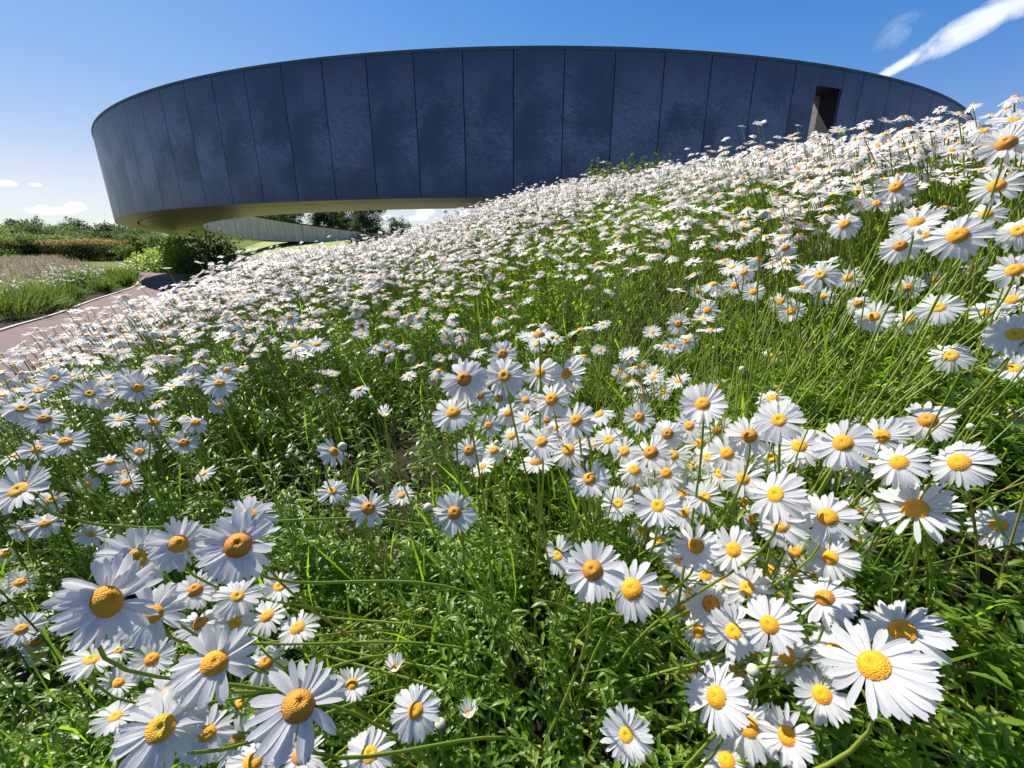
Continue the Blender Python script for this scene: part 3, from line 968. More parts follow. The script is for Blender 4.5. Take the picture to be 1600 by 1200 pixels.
C('in the dark hollow left of the centre', 'U', [
    (522, 706, 54, .55, .45, -.4, .1, '', 'daisy seen from the side beside a pale bud in the dark hollow'),
    (519, 767, 52, .15, .55, .1, .3, '', 'upward cupped daisy below the sideways one in the dark hollow'),
    (575, 794, 64, .38, .20, -.35, .0, '', 'daisy facing right with ragged left petals in the dark hollow'),
    (627, 774, 42, .0, .40, 0, .05, '', 'small neat daisy midway between a ragged and a larger daisy in the hollow'),
    (710, 801, 72, .10, .02, 0, 0, '', 'dimpled daisy on its own in the green below the central bunch'),
    (601, 648, 34, .1, .7, 0, 0, 'half', 'half-open daisy on a curved stem over the dark hollow'),
    (669, 793, 16, .0, .6, 0, 0, 'bud', 'pale bud left of the lone dimpled daisy'),
    (535, 698, 16, .0, .6, 0, 0, 'bud', 'pale bud next to the sideways daisy in the hollow'),
])
C('in the tall central bunch', 'U', [
    (785, 553, 50, .0, .18, .1, .15, '', 'highest face-on daisy of the tall central bunch'),
    (725, 592, 80, .0, .08, .15, .05, '', 'wide flat daisy at the upper left of the tall central bunch'),
    (788, 587, 74, -.08, .08, .2, -.05, '', 'full dimpled daisy in the middle of the tall central bunch'),
    (708, 644, 72, .0, .38, .0, .15, '', 'daisy with raised back petals at the left of the central bunch'),
    (844, 582, 60, -.45, .08, .3, 0, '', 'daisy facing left on the upper right of the central bunch'),
    (885, 584, 64, -.35, .15, .25, .15, '', 'dark-centred daisy at the right shoulder of the central bunch'),
    (862, 624, 64, -.10, .10, .2, -.05, '', 'round daisy below the two left-facing ones in the central bunch'),
    (750, 618, 40, .2, .2, 0, -.2, '', 'small daisy mostly hidden under the wide flat one'),
    (821, 625, 42, .1, .35, 0, -.2, '', 'small yellow daisy under the full dimpled one'),
    (840, 628, 36, .0, .3, 0, 0, '', 'smallest face-on daisy beside the round one in the central bunch'),
    (842, 524, 62, .0, .93, 0, 0, '', 'daisy on a thick stem facing the sky, seen edge-on above the bunch'),
    (900, 657, 66, -.12, .10, .2, .1, '', 'daisy with a notched orange disc at the right of the central bunch'),
    (763, 665, 44, .1, .1, 0, 0, '', 'small daisy half behind green stems in the central bunch'),
    (846, 690, 66, .0, .35, 0, .15, '', 'daisy with a petal bent across its disc, lower central bunch'),
    (888, 703, 66, -.15, .15, .1, .1, '', 'daisy with bluish shaded petals at the lower right of the bunch'),
    (733, 704, 54, .0, .10, 0, 0, '', 'tidy daisy low on the left of the central bunch'),
    (838, 722, 62, .0, .88, 0, 0, '', 'daisy seen from the side at the foot of the central bunch'),
    (796, 712, 26, .0, .6, 0, 0, 'half', 'closed white bud at the foot of the central bunch'),
])
C('in the crowd right of the central bunch', 'U', [
    (921, 748, 68, -.1, .05, .15, .1, '', 'daisy with a large brown-ringed disc at the left end of the right hand crowd'),
    (961, 753, 42, -.05, .2, 0, -.1, '', ''), (951, 687, 54, .0, .35, 0, 0, '', ''), (999, 652, 54, .0, .12, 0, 0, '', 'spidery daisy over the dark gap right of the central bunch'),
    (976, 705, 54, -.5, .1, .3, -.3, '', ''), (1017, 707, 66, -.1, .2, .15, .2, '', ''), (1051, 711, 54, .0, .45, .3, 0, '', ''), (1015, 744, 46, .0, .35, 0, 0, '', ''), (1049, 757, 48, -.5, .1, .3, 0, '', ''),
])
C('in the top of the right hand crowd', 'U', [
    (1077, 665, 52, -.15, .1, 0, 0, '', ''), (1098, 631, 78, .0, .22, .1, .15, '', 'spread daisy with a folded disc on top of the right hand crowd'), (1120, 672, 54, -.5, .1, .3, .1, '', ''),
    (1171, 681, 76, .0, .08, .1, .05, '', 'flat face-on daisy with fine petals near the top of the crowd'), (1217, 656, 78, .0, .15, .1, .1, '', 'bright daisy with a glowing disc at the top right of the crowd'),
    (1207, 622, 52, .0, .72, 0, 0, '', 'daisy facing the sky just above the bright glowing one'), (1136, 708, 64, .0, .12, .1, .1, '', ''), (1125, 739, 60, .0, .25, 0, .1, '', ''),
])
C('in the middle of the right hand crowd', 'U', [
    (1161, 748, 66, -.1, .08, 0, 0, '', ''), (1101, 776, 64, .2, .25, .2, .15, '', ''), (1211, 772, 96, -.25, .15, .40, .25, '', 'large daisy with a petal curled over its disc and petals blown right'),
    (1028, 790, 78, .0, .20, 0, 0, '', 'daisy with a round golden disc at the left of the crowd'), (1069, 801, 58, -.25, .12, .2, -.05, '', ''), (1180, 811, 60, -.3, .1, .3, 0, '', ''), (1220, 820, 76, -.1, .12, .2, -.1, '', 'daisy with a bright crescent on its disc below the curled one'),
])
C('along the right edge of the crowd', 'U', [
    (1249, 697, 72, .0, .30, 0, 0, '', 'flat star-like daisy on the right edge of the crowd'), (1265, 772, 40, .0, .4, 0, 0, '', ''), (1293, 808, 88, .0, .12, .15, -.05, '', 'large spread daisy below a small one, right side of the crowd'),
    (1336, 800, 64, -.15, .1, .2, .1, '', ''), (1274, 855, 50, -.35, .05, .2, .1, '', ''), (1297, 871, 80, -.2, .05, .25, -.1, '', 'daisy with drooping right petals at the right side of the crowd'), (1331, 847, 66, .0, .15, .3, -.1, '', ''),
])
C('in the row across the right side', 'R', [
    (1317, 692, 92, .0, .20, .1, .15, '', 'tall bright daisy with an oval golden disc and upright back petals'), (1377, 681, 74, -.1, .12, .2, .1, '', 'round daisy with wide petals right of the tall bright one'),
    (1348, 667, 52, .0, .4, 0, .1, '', ''), (1404, 722, 86, -.1, .30, .3, .0, '', 'daisy with a creased oval disc in the row on the right'), (1352, 722, 58, .3, .3, 0, 0, '', ''), (1450, 657, 74, .0, .48, .3, .05, '', 'daisy with petals trailing right, highest in the row on the right'),
    (1498, 722, 88, -.15, .22, .15, .1, '', 'daisy with a tilted oval disc furthest right in the row'),
])
C('at the right edge of the picture', 'R', [
    (1430, 795, 112, .0, .55, 0, 0, '', 'big flat daisy on a thick upright stem over bare brown ground'), (1442, 782, 66, .1, .35, .1, .2, '', 'daisy half hidden behind the big flat one over bare ground'),
    (1560, 820, 82, .0, .40, .1, 0, '', 'daisy facing up at the right edge over dark leaves'), (1537, 828, 54, .0, .35, -.1, 0, '', 'small brownish daisy tucked left of the right-edge one'), (1574, 651, 60, .0, .55, 0, 0, '', 'pale daisy behind a yellow stem at the right edge'),
    (1542, 985, 52, .1, .1, 0, 0, '', 'small faded daisy, left of a pair at the lower right edge'), (1581, 987, 58, .0, .15, 0, 0, '', 'fresh daisy, right of a pair at the lower right edge'),
    (1598, 680, 40, .0, .4, 0, 0, '', 'daisy cut by the right edge beneath the pale one'),
])
C('in the left part of the lower crowd', 'U', [
    (932, 807, 44, .0, .3, 0, 0, '', 'little yellow daisy at the left foot of the crowd'), (978, 817, 42, .55, .0, .2, -.1, '', 'little sideways daisy beside the little yellow one'),
    (872, 867, 64, -.45, .0, .2, -.45, '', 'nodding daisy with folded petals on an arched stem left of a pair'), (926, 891, 98, .0, .04, 0, -.1, '', 'large flat daisy, left one of the hanging pair below the crowd'),
    (987, 920, 100, -.20, .05, .25, -.55, '', 'large daisy with hanging petals, right one of the pair below the crowd'), (1036, 927, 58, .0, .30, .2, -.15, '', 'small daisy peeping out right of the hanging pair'),
])
C('in the heart of the lower crowd', 'U', [
    (1087, 853, 78, -.05, .05, .15, .05, '', 'round dimpled daisy at the upper left of the lower crowd'), (1146, 859, 80, -.28, .05, .35, .0, '', 'daisy with a nibbled disc and petals blown to the right'),
    (1065, 876, 60, .2, .2, 0, -.2, '', ''), (1200, 890, 62, -.2, .3, .4, 0, '', ''), (1167, 919, 76, -.08, .05, .1, .1, '', 'dimpled daisy in the centre of the lower crowd'), (1216, 931, 62, -.3, .1, .3, 0, '', ''),
    (1288, 934, 92, .0, .40, .2, 0, '', 'daisy with many narrow petals facing up at the right of the lower crowd'), (1111, 944, 76, -.12, .05, -.1, 0, '', 'daisy left of the central dimpled one in the lower crowd'),
])
C('in the lower right crowd', 'U', [
    (1146, 986, 84, -.06, .03, .1, -.1, '', 'flat dimpled daisy above the bottom group'), (1202, 976, 92, -.12, .05, .15, .05, '', 'wide daisy with a shaded dimpled disc right of the flat one'),
    (1091, 986, 64, -.35, .1, .2, .1, '', ''), (1096, 1022, 58, .0, .3, 0, 0, '', ''), (1133, 1026, 60, .0, .35, 0, 0, '', ''), (1229, 1024, 76, -.2, .1, .3, .15, '', 'daisy whose disc is crossed by white petals, lower right crowd'),
    (1305, 1019, 84, .1, .1, -.1, .1, '', 'orange-centred daisy hidden behind the biggest daisy'),
])
C('among the biggest blooms at the lower right', 'U', [
    (1410, 986, 118, .0, .28, .25, -.20, '', 'second biggest daisy at the lower right, its shaded skirt spread right'),
    (1365, 1039, 160, -.10, .30, .45, -.35, '', 'biggest daisy at the lower right with long petals blown to the right'),
    (1119, 1089, 106, -.32, .05, .2, -.15, '', 'daisy with an oval disc at the left of the bottom group'), (1169, 1135, 100, -.1, .05, .2, -.1, '', 'daisy with ragged lower petals in the bottom group'),
    (1229, 1150, 90, -.38, .02, .3, -.2, '', 'daisy with a narrow orange disc at the right of the bottom group'), (1284, 1085, 86, .0, .05, .1, -.3, '', 'daisy crossed by a thick yellow-green stem'),
    (1246, 1109, 46, -.2, .3, 0, -.2, '', 'small daisy with few petals under the crossing stem'),
    (1177, 1048, 22, 0, .6, 0, 0, 'bud', 'pale bud under the lower right crowd'), (1327, 917, 16, 0, .6, 0, 0, 'bud', 'pale round bud right of the many-petalled daisy'),
    (997, 1032, 14, 0, .6, 0, 0, 'bud', 'tiny bud on an arched stem below the hanging pair'),
])
C('at the left edge below the path', 'U', [
    (70, 818, 50, .0, .40, 0, .1, '', 'right daisy of a touching pair near the left edge'), (41, 826, 42, .0, .45, -.1, 0, '', 'left daisy of a touching pair near the left edge'),
    (142, 834, 46, .3, .62, -.1, 0, '', 'daisy tilted up and right beside the touching pair'), (31, 910, 46, .1, .4, 0, 0, '', 'small yellow daisy low on the left edge'), (5, 922, 44, .0, .4, 0, 0, '', 'daisy cut by the left edge beside the small yellow one'),
    (33, 983, 58, .0, .30, 0, 0, '', 'neat daisy at the left edge under the small yellow one'), (56, 1003, 46, .0, .45, 0, 0, '', 'daisy overlapped by the neat one at the left edge'), (62, 1024, 44, .0, .5, 0, 0, '', 'lowest small daisy at the left edge'),
    (8, 865, 40, .0, .6, 0, 0, '', 'shaded daisy at the left edge beneath the touching pair'),
])
C('in the flat drift on the left', 'U', [
    (80, 781, 44, .0, .45, 0, 0, '', ''), (102, 690, 58, .0, .62, 0, 0, '', ''), (136, 757, 36, .0, .55, 0, 0, '', ''), (172, 722, 44, .0, .62, -.2, 0, '', ''), (197, 754, 44, .0, .42, 0, 0, '', 'star-like daisy with neat rays in the drift on the left'),
    (196, 738, 40, .0, .5, 0, .1, '', ''), (218, 706, 44, .2, .52, 0, 0, '', 'daisy tilted to the right above the star-like one'), (59, 702, 46, .0, .60, 0, 0, '', ''),
])
C('in the pale band under the path', 'U', [
    (34, 638, 54, .0, .55, -.2, .1, '', ''), (69, 655, 52, .0, .65, 0, 0, '', ''), (140, 615, 52, .0, .55, 0, 0, '', 'broad daisy with an orange disc in the pale band'), (215, 606, 58, .0, .45, -.2, .1, '', 'messy daisy with curled white petals in the pale band'),
    (85, 591, 44, .0, .60, 0, 0, '', ''), (200, 589, 40, .0, .60, 0, 0, '', ''), (32, 752, 44, .0, .5, 0, .2, '', 'daisy peeking over the tall one at the left edge'), (60, 610, 46, .0, .78, 0, 0, '', ''),
])
C('scattered over the green left of the centre', 'U', [
    (186, 655, 42, .0, .80, 0, 0, '', ''), (240, 660, 48, .4, .60, -.4, 0, '', 'daisy with petals folded into a fan'), (287, 692, 44, .0, .50, 0, 0, '', 'face-up daisy with a glowing disc over green leaves'), (305, 660, 42, .2, .62, 0, 0, '', ''),
    (343, 599, 52, .0, .55, 0, 0, '', ''), (298, 592, 34, .0, .60, 0, 0, '', ''), (355, 578, 32, .0, .50, 0, 0, '', ''), (342, 634, 30, .0, .45, 0, 0, '', ''),
])
C('across the middle distance left of the bunch', 'U', [
    (453, 496, 28, -.25, .3, 0, 0, '', ''), (565, 508, 24, .0, .1, 0, 0, '', 'small face-on daisy with round disc in the middle distance'), (556, 483, 26, .0, .55, 0, 0, '', ''), (591, 437, 22, .0, .4, 0, 0, '', ''),
    (655, 497, 24, .0, .4, 0, 0, '', ''), (605, 541, 26, .0, .35, 0, 0, '', ''), (641, 558, 20, .0, .3, 0, 0, '', ''), (686, 560, 24, .0, .8, 0, 0, '', ''),
])
C('in a cluster just left of the central bunch', 'U', [
    (495, 538, 46, .0, .86, 0, 0, '', 'flat edge-on daisy, right of two joined in the meadow'), (460, 541, 44, .0, .90, 0, 0, '', 'flat edge-on daisy, left of two joined in the meadow'), (501, 605, 26, .1, .7, 0, 0, '', 'few-petalled daisy over green shoots'),
    (699, 527, 26, .0, .45, 0, 0, '', ''), (721, 531, 24, .0, .40, 0, 0, '', ''), (730, 537, 16, .0, .3, 0, 0, '', ''), (676, 594, 22, .2, .6, 0, 0, '', ''),
])
C('in the small cluster right of the central bunch', 'U', [
    (982, 555, 34, .0, .45, 0, 0, '', ''), (969, 579, 30, .0, .45, 0, 0, '', ''), (977, 591, 28, .0, .45, 0, 0, '', ''), (1005, 573, 28, .0, .42, 0, 0, '', ''), (1024, 583, 34, .0, .40, 0, 0, '', ''), (1024, 597, 32, .0, .35, 0, 0, '', ''),
    (1035, 612, 34, .0, .15, 0, 0, '', ''), (1003, 617, 34, .0, .30, 0, 0, '', ''),
])
C('around the upright stems right of the centre', 'U', [
    (1060, 506, 38, .0, .08, 0, 0, '', 'round face-on daisy topmost over the upright stems'), (1015, 480, 17, .0, .1, 0, 0, '', 'tiny round daisy over the dark gap'), (1105, 485, 38, .0, .20, 0, 0, '', 'round daisy with shaded lower petals near the upright stems'),
    (1050, 543, 34, .0, .20, 0, 0, '', ''), (1073, 532, 38, .0, .30, .1, 0, '', ''), (1069, 548, 26, .0, .4, 0, 0, '', ''), (1036, 560, 26, .0, .3, 0, 0, '', ''), (1046, 573, 26, .0, .4, 0, 0, '', ''),
])
C('on the green right of the upright stems', 'U', [
    (1149, 526, 24, .0, .2, 0, 0, '', ''), (1159, 566, 26, .0, .5, 0, 0, '', ''), (1204, 556, 36, .0, .35, 0, 0, '', ''), (1071, 580, 28, .0, .4, 0, 0, '', ''), (1124, 604, 34, .3, .4, 0, 0, '', ''), (1195, 578, 20, .0, .5, 0, 0, '', ''),
    (1148, 446, 36, .0, .30, 0, 0, '', ''), (1090, 455, 26, .0, .30, 0, 0, '', ''),
])
C('in the upper right meadow', 'R2', [
    (1227, 387, 36, .0, .35, 0, 0, '', ''), (1282, 429, 58, .0, .30, 0, 0, '', 'bright daisy with a golden disc in the upper right meadow'), (1219, 471, 38, .0, .25, 0, 0, '', ''), (1236, 486, 42, .0, .2, 0, 0, '', 'round bright daisy below the golden-disc one'),
    (1162, 425, 36, .0, .4, 0, 0, '', ''), (1177, 456, 36, .0, .3, 0, 0, '', ''), (1287, 463, 36, .0, .35, 0, 0, '', ''), (1260, 424, 36, .0, .4, -.1, 0, '', ''),
])
C('among the slanting stems on the right', 'R2', [
    (1325, 434, 42, .0, .45, 0, 0, '', ''), (1341, 474, 40, .0, .3, 0, 0, '', ''), (1365, 495, 56, .0, .35, 0, 0, '', 'daisy with a striped disc among the slanting stems'), (1313, 504, 26, .1, .1, 0, 0, '', 'small round daisy alone among the slanting stems'),
    (1419, 449, 42, .0, .20, 0, 0, '', ''), (1467, 480, 62, .0, .50, .1, .1, '', 'daisy with a fan of upper petals among the slanting stems'), (1420, 500, 52, .0, .35, .1, 0, '', ''), (1462, 436, 40, .2, .4, 0, 0, '', ''),
])
C('near the right edge above the slanting stems', 'R2', [
    (1485, 555, 62, .0, .45, 0, 0, '', 'flat daisy with a bud in front, right of the slanting stems'), (1527, 598, 42, .4, .4, .3, 0, '', 'faded daisy with brownish disc at the right'), (1587, 522, 80, .0, .52, 0, 0, '', 'large daisy with a wide oval disc cut by the right edge'),
    (1542, 488, 46, .0, .4, 0, 0, '', ''), (1585, 422, 64, .0, .45, 0, .2, '', 'daisy with a bright oval disc against the right edge'), (1582, 468, 60, .0, .6, 0, 0, '', ''), (1526, 415, 38, .0, .2, 0, 0, '', ''),
    (1583, 575, 62, .2, .7, .2, 0, '', 'pale daisy without visible disc at the right edge'),
])
C('in the white crest at the upper right', 'R2', [
    (1320, 350, 52, .0, .55, .0, .25, '', 'fan-shaped daisy with a low oval disc on the white crest'), (1431, 347, 72, .0, .80, 0, 0, '', 'wide edge-on daisy on a green stem on the white crest'), (1400, 292, 56, .0, .50, .2, .2, '', 'daisy with petals raised to the right on the white crest'),
    (1407, 384, 60, .0, .45, .1, .15, '', ''), (1497, 368, 84, .0, .45, .2, .2, '', 'large daisy with crowded upper petals on the white crest'), (1540, 335, 56, .0, .60, -.1, 0, '', ''), (1557, 290, 66, .0, .50, 0, .1, '', 'daisy with a yellow oval disc near the top right edge'),
    (1592, 360, 66, .0, .50, 0, .1, '', ''),
])
C('at the top right corner of the meadow', 'R2', [
    (1572, 224, 74, -.1, .60, 0, .2, '', 'daisy on a slanting stem leaning over the top right corner'), (1594, 232, 52, .1, .6, 0, .1, '', ''), (1583, 187, 62, .0, .95, 0, 0, '', 'topmost daisy against the sky in the right corner'), (1536, 204, 44, .0, .88, 0, 0, '', ''),
    (1370, 318, 40, .3, .7, 0, 0, '', ''), (1287, 385, 26, .3, .55, 0, 0, '', ''), (1447, 368, 50, .2, .7, 0, 0, '', ''), (1192, 336, 16, 0, .6, 0, 0, 'bud', 'greenish bud on a dark bent stem in the upper meadow'),
])

ORD = ['leftmost', 'second from the left', 'third from the left', 'fourth from the left', 'fifth from the left', 'sixth from the left', 'seventh from the left', 'eighth from the left', 'ninth from the left']
HEADS = []      # world positions of placed heads


def stem_mesh(P, r0, r1, sides=6):
    """tube through points P (n,3)"""
    P = np.array(P)
    T = nrm(np.gradient(P, axis=0))
    S = nrm(np.cross(T, np.array([.31, .83, .17]))); B = np.cross(T, S)
    n = len(P)
    r = np.linspace(r0, r1, n)[:, None]
    V = np.stack([P + r * (math.cos(a) * S + math.sin(a) * B) for a in np.arange(sides) * 2 * math.pi / sides], 1).reshape(-1, 3)
    F = [(i * sides + j, i * sides + (j + 1) % sides, (i + 1) * sides + (j + 1) % sides, (i + 1) * sides + j) for i in range(n - 1) for j in range(sides)]
    return V, F


def place_daisy(px, py, D, tx, ty, sx, sy, kind, label, root_mode, rnd, big, group='daisies of the flower slope'):
    realD = {'bud': .018, 'half': .045}.get(kind, 0.072 if D < 100 else 0.084)
    realD *= rnd.uniform(.93, 1.07)
    d = pray(px, py); dn = d / np.linalg.norm(d)
    depth = realD * FPX / D                     # distance along the camera axis
    P = d * (depth / FPX)
    P = Vector((P[0], P[1], P[2] + EYE))
    g = gz(P.x, P.y)
    if P.z < g + .06: P.z = g + .06
    v = Vector(-dn)
    right = Vector((1, 0, 0)); right = (right - v * right.dot(v)).normalized()
    up = v.cross(right).normalized()
    if up.z < 0: up = -up
    if ty < .45: ty += .24 if root_mode == 'L' else .18
    tx -= .12 if abs(tx) < .5 else 0
    tl = min(math.hypot(tx, ty), .97)
    n = (v * math.sqrt(1 - tl * tl) + right * tx + up * ty).normalized()
    x = (right - n * right.dot(n)).normalized(); y = n.cross(x).normalized()
    R = realD / 2
    rot = Matrix((x, y, n)).transposed()
    head = P
    # roots
    if root_mode == 'L': rt = (-.06 + rnd.uniform(-.22, .18), .74 + rnd.uniform(-.24, .22))
    elif root_mode == 'R': rt = (P.x + rnd.uniform(.10, .32), P.y + rnd.uniform(-.02, .12))
    elif root_mode == 'R2': rt = (P.x + rnd.uniform(-.16, .03), P.y + rnd.uniform(-.02, .12))
    else: rt = (P.x + rnd.uniform(-.09, .05) + .10 * (P.x < .1) * (P.y < .9), P.y + rnd.uniform(.0, .10))
    if root_mode == 'U' and py > 760 and px > 850: rt = (P.x * .55 + rnd.uniform(-.08, .05), P.y + rnd.uniform(.05, .22))
    rz = gz(*rt)
    root = empty('oxeye_daisy', (rt[0], rt[1], rz))
    tag(root, label, 'daisy', group)
    neck = head - n * R * .2
    H = max(neck.z - rz, .1)
    B0 = Vector((rt[0], rt[1], rz - .01)); B3 = neck
    B1 = B0 + Vector(((neck.x - rt[0]) * .15 + rnd.uniform(-.05, .05), (neck.y - rt[1]) * .15 + rnd.uniform(-.05, .05), H * rnd.uniform(.35, .95)))
    B2 = neck - n * min(.11, H * .3) - Vector((0, 0, H * .18))
    pts = []
    for i in range(15):
        t = i / 14
        q = B0 * (1 - t) ** 3 + B1 * 3 * t * (1 - t) ** 2 + B2 * 3 * t * t * (1 - t) + B3 * t ** 3
        pts.append(np.array(q - Vector((rt[0], rt[1], rz))))
    V, F = stem_mesh(pts, .0027, .0017 if kind != 'bud' else .0014)
    link('stem', mesh_np('stem', V, [F], M['stem'], tone=np.full(len(V), rnd.uniform(.5, .95)), smooth=True), root)
    base = Matrix.Translation(head - root.location) @ rot.to_4x4()
    S = Matrix.Diagonal((R, R, R, 1))
    def put(name, me, mat):
        o = link(name, me, root)
        o.matrix_local = mat
        return o
    if kind == 'bud':
        put('bud_head', ME_BUD, base @ Matrix.Diagonal((R, R, R, 1)))
        return
    put('calyx', ME_CALYX, base @ S)
    if kind == 'half':
        put('disc', ME_DISC, base @ Matrix.Diagonal((R * .9, R * .9, R * .7, 1)))
        put('corolla', rnd.choice([RAY_HALF, RAY_HALF, RAY_SHUT]), base @ Matrix.Rotation(rnd.uniform(0, 6), 4, 'Z') @ Matrix.Diagonal((R * 1.0, R * 1.0, R * 1.25, 1)))
        return
    put('disc', rnd.choice(ME_DISCS), base @ Matrix.Rotation(rnd.uniform(0, 6), 4, 'Z') @ Matrix.Diagonal((R * rnd.uniform(.95, 1.12),) * 3 + (1,)))
    # sweep in head space
    sv = right * sx + up * sy
    k_ = 1.35 if big else 1.0
    sw = (sv.dot(x) * k_, sv.dot(y) * k_)
    if big:
        droop = rnd.choice([-.1, .02, .1, .2, .3, .42])
        for (a, dd, L, roll, k) in petal_dirs(rnd.choice([27, 30, 32, 35]), rnd.random(), droop, sw, mess=rnd.choice([.10, .16, .24])):
            put('petal', ME_PETAL[k], base @ S @ petal_matrix(a, dd, L, roll))
    else:
        if math.hypot(*sw) > .22:
            ang = math.atan2(sw[1], sw[0])
            me = rnd.choice(RAYS_SIDE); k = RAYS_SIDE.index(me)
            put('corolla', me, base @ Matrix.Rotation(ang - k * 1.05, 4, 'Z') @ S)
        else:
            put('corolla', rnd.choice(RAYS), base @ Matrix.Rotation(rnd.uniform(0, 6.28), 4, 'Z') @ S)
    HEADS.append((P.x, P.y, P.z))


def bud_mesh():
    V = []; seg = 10
    rows = ((.02, -1.1), (.5, -.9), (.85, -.3), (.88, .15), (.66, .62), (.3, .86), (.02, .92))
    for r, z in rows:
        for j in range(seg):
            a = 2 * math.pi * j / seg; k = 1 + .06 * (j % 2)
            V.append((r * k * math.cos(a), r * k * math.sin(a), z))
    F = [(i * seg + j, i * seg + (j + 1) % seg, (i + 1) * seg + (j + 1) % seg, (i + 1) * seg + j) for i in range(len(rows) - 1) for j in range(seg)]
    mi = [0 if i < 3 else 1 for i in range(len(rows) - 1) for j in range(seg)]
    return mesh_np('bud_head', V, [np.array(F)], [M['calyx'], M['bud']], smooth=True, matidx=mi)


ME_BUD = bud_mesh()


ANCHORS = [(r[0], r[1], r[8]) for c in DAISIES for r in c[2] if r[8] and len(r[8].split()) <= 10 and r[7] != 'bud']
USED = set()


def beside(px, py, what, fallback):
    """label that names the nearest well described daisy and the side this one is on"""
    for (ax, ay, al) in sorted(ANCHORS, key=lambda a: math.hypot(a[0] - px, a[1] - py))[:9]:
        dx, dy = px - ax, py - ay
        side = ('right of' if dx > 0 else 'left of') if abs(dx) > abs(dy) else ('below' if dy > 0 else 'above')
        lab = '%s %s the %s' % (what, side, al)
        if lab not in USED and len(lab.split()) <= 16 and math.hypot(dx, dy) < 170:
            USED.add(lab)
            return lab
    return fallback


def to_pixel(P):
    x, y, z = P[0], P[1], P[2] - EYE
    fw = y * math.cos(PITCH) - z * math.sin(PITCH); up = y * math.sin(PITCH) + z * math.cos(PITCH)
    return 800 + FPX * x / fw, 600 - FPX * up / fw


def build_daisies():
    rnd = random.Random(5)
    used = set()
    for phrase, root_mode, rows in DAISIES:
        auto = sorted([r for r in rows if not r[8]], key=lambda r: r[0])
        for r in rows:
            px, py, D, tx, ty, sx, sy, kind, lab = r
            if not lab:
                k = auto.index(r)
                look = 'small' if D < 34 else ('mid-sized' if D < 55 else 'large')
                o = ORD[k] if k < len(auto) - 1 or k == 0 else 'rightmost'
                lab = 'plain %s daisy, %s %s' % (look, o, phrase)
            while lab in used: lab += ' too'
            used.add(lab)
            if len(lab.split()) > 16: print('LONG', lab)
            place_daisy(px, py, D, tx, ty, sx, sy, kind, lab, root_mode, rnd, D >= BIG)
    # heads packed beneath and between the ones above
    zones = [((960, 660, 1240, 860), 52, 'daisy packed among others in the upper part of the right hand crowd', 22),
             ((1060, 830, 1340, 1120), 62, 'daisy packed among others in the lower part of the right hand crowd', 26),
             ((1120, 1050, 1270, 1190), 66, 'daisy squeezed into the bunch at the lower right edge of the crowd', 7),
             ((140, 860, 480, 1180), 62, 'daisy tucked beneath the big windblown heads at the lower left', 9),
             ((740, 600, 910, 730), 44, 'daisy tucked under the heads of the tall central bunch', 6)]
    taken = [(r[0], r[1], r[2]) for c in DAISIES for r in c[2]]
    for (x0, y0, x1, y1), D, lab, cnt in zones:
        cands = [(rnd.uniform(x0, x1), rnd.uniform(y0, y1)) for _ in range(700)]
        cx_, cy_ = (x0 + x1) / 2, (y0 + y1) / 2
        cands = [c for c in cands if ((c[0] - cx_) / (x1 - x0) * 2) ** 2 + ((c[1] - cy_) / (y1 - y0) * 2) ** 2 < 1]
        for _ in range(cnt):
            best = max(cands, key=lambda c: min(math.hypot(c[0] - t_[0], c[1] - t_[1]) - t_[2] * .35 for t_ in taken) + rnd.uniform(0, 10))
            d_ = D * rnd.uniform(.8, 1.15)
            taken.append((best[0], best[1], d_))
            place_daisy(best[0], best[1], d_, rnd.uniform(-.3, .15), rnd.uniform(.0, .45), rnd.uniform(-.1, .35), rnd.uniform(-.3, .2), '', beside(best[0], best[1], 'half-hidden daisy', lab), 'L' if x0 < 200 else 'U', rnd, False, 'daisies packed in the crowds')
    return used


build_daisies()


# ------------------------------------------------------------ the meadow around them
# density of white heads per unit of ground, given in photo pixels (mapped to the ground once)
DEN = [(40, 610, 220), (120, 570, 110), (220, 540, 190), (300, 500, 220), (60, 700, 200), (180, 700, 150), (300, 640, 110), (100, 800, 25), (260, 760, 22), (20, 950, 15), (350, 760, 15), (420, 660, 25),
       (380, 450, 300), (420, 500, 230), (380, 560, 130), (500, 430, 320), (560, 470, 190), (480, 580, 45), (540, 640, 12), (600, 560, 30), (640, 500, 70), (640, 430, 240), (600, 395, 320),
       (560, 540, 40), (620, 700, 6), (500, 800, 6), (700, 900, 2), (600, 1000, 2), (850, 1050, 2), (750, 760, 8), (400, 900, 3), (820, 850, 4),
       (720, 380, 300), (780, 340, 320), (860, 330, 300), (760, 440, 160), (850, 400, 190), (800, 500, 12), (900, 470, 14), (960, 420, 80), (1000, 500, 10), (930, 560, 12), (940, 350, 130), (1000, 320, 40), (1040, 300, 60),
       (1100, 330, 180), (1180, 290, 330), (1100, 400, 300), (1050, 440, 90), (1250, 280, 350), (1330, 290, 330), (1250, 340, 440), (1180, 380, 360), (1400, 280, 300), (1480, 280, 420), (1560, 260, 420), (1350, 360, 460), (1450, 350, 480), (1560, 400, 280),
       (1300, 460, 260), (1200, 450, 290), (1400, 540, 60), (1250, 600, 12), (1350, 640, 12), (1100, 520, 60), (1500, 600, 14), (1580, 520, 35), (1150, 760, 260), (1200, 900, 300), (1100, 1000, 160), (1300, 960, 120), (1450, 900, 3), (1500, 1100, 2), (1000, 700, 150), (1230, 740, 200)]
DXY = np.array([gray(p[0], p[1], .45) for p in DEN]); DVAL = np.array([p[2] for p in DEN], float) * 1.3
DXYW = np.stack(_warp(DXY[:, 0], DXY[:, 1]), 1)


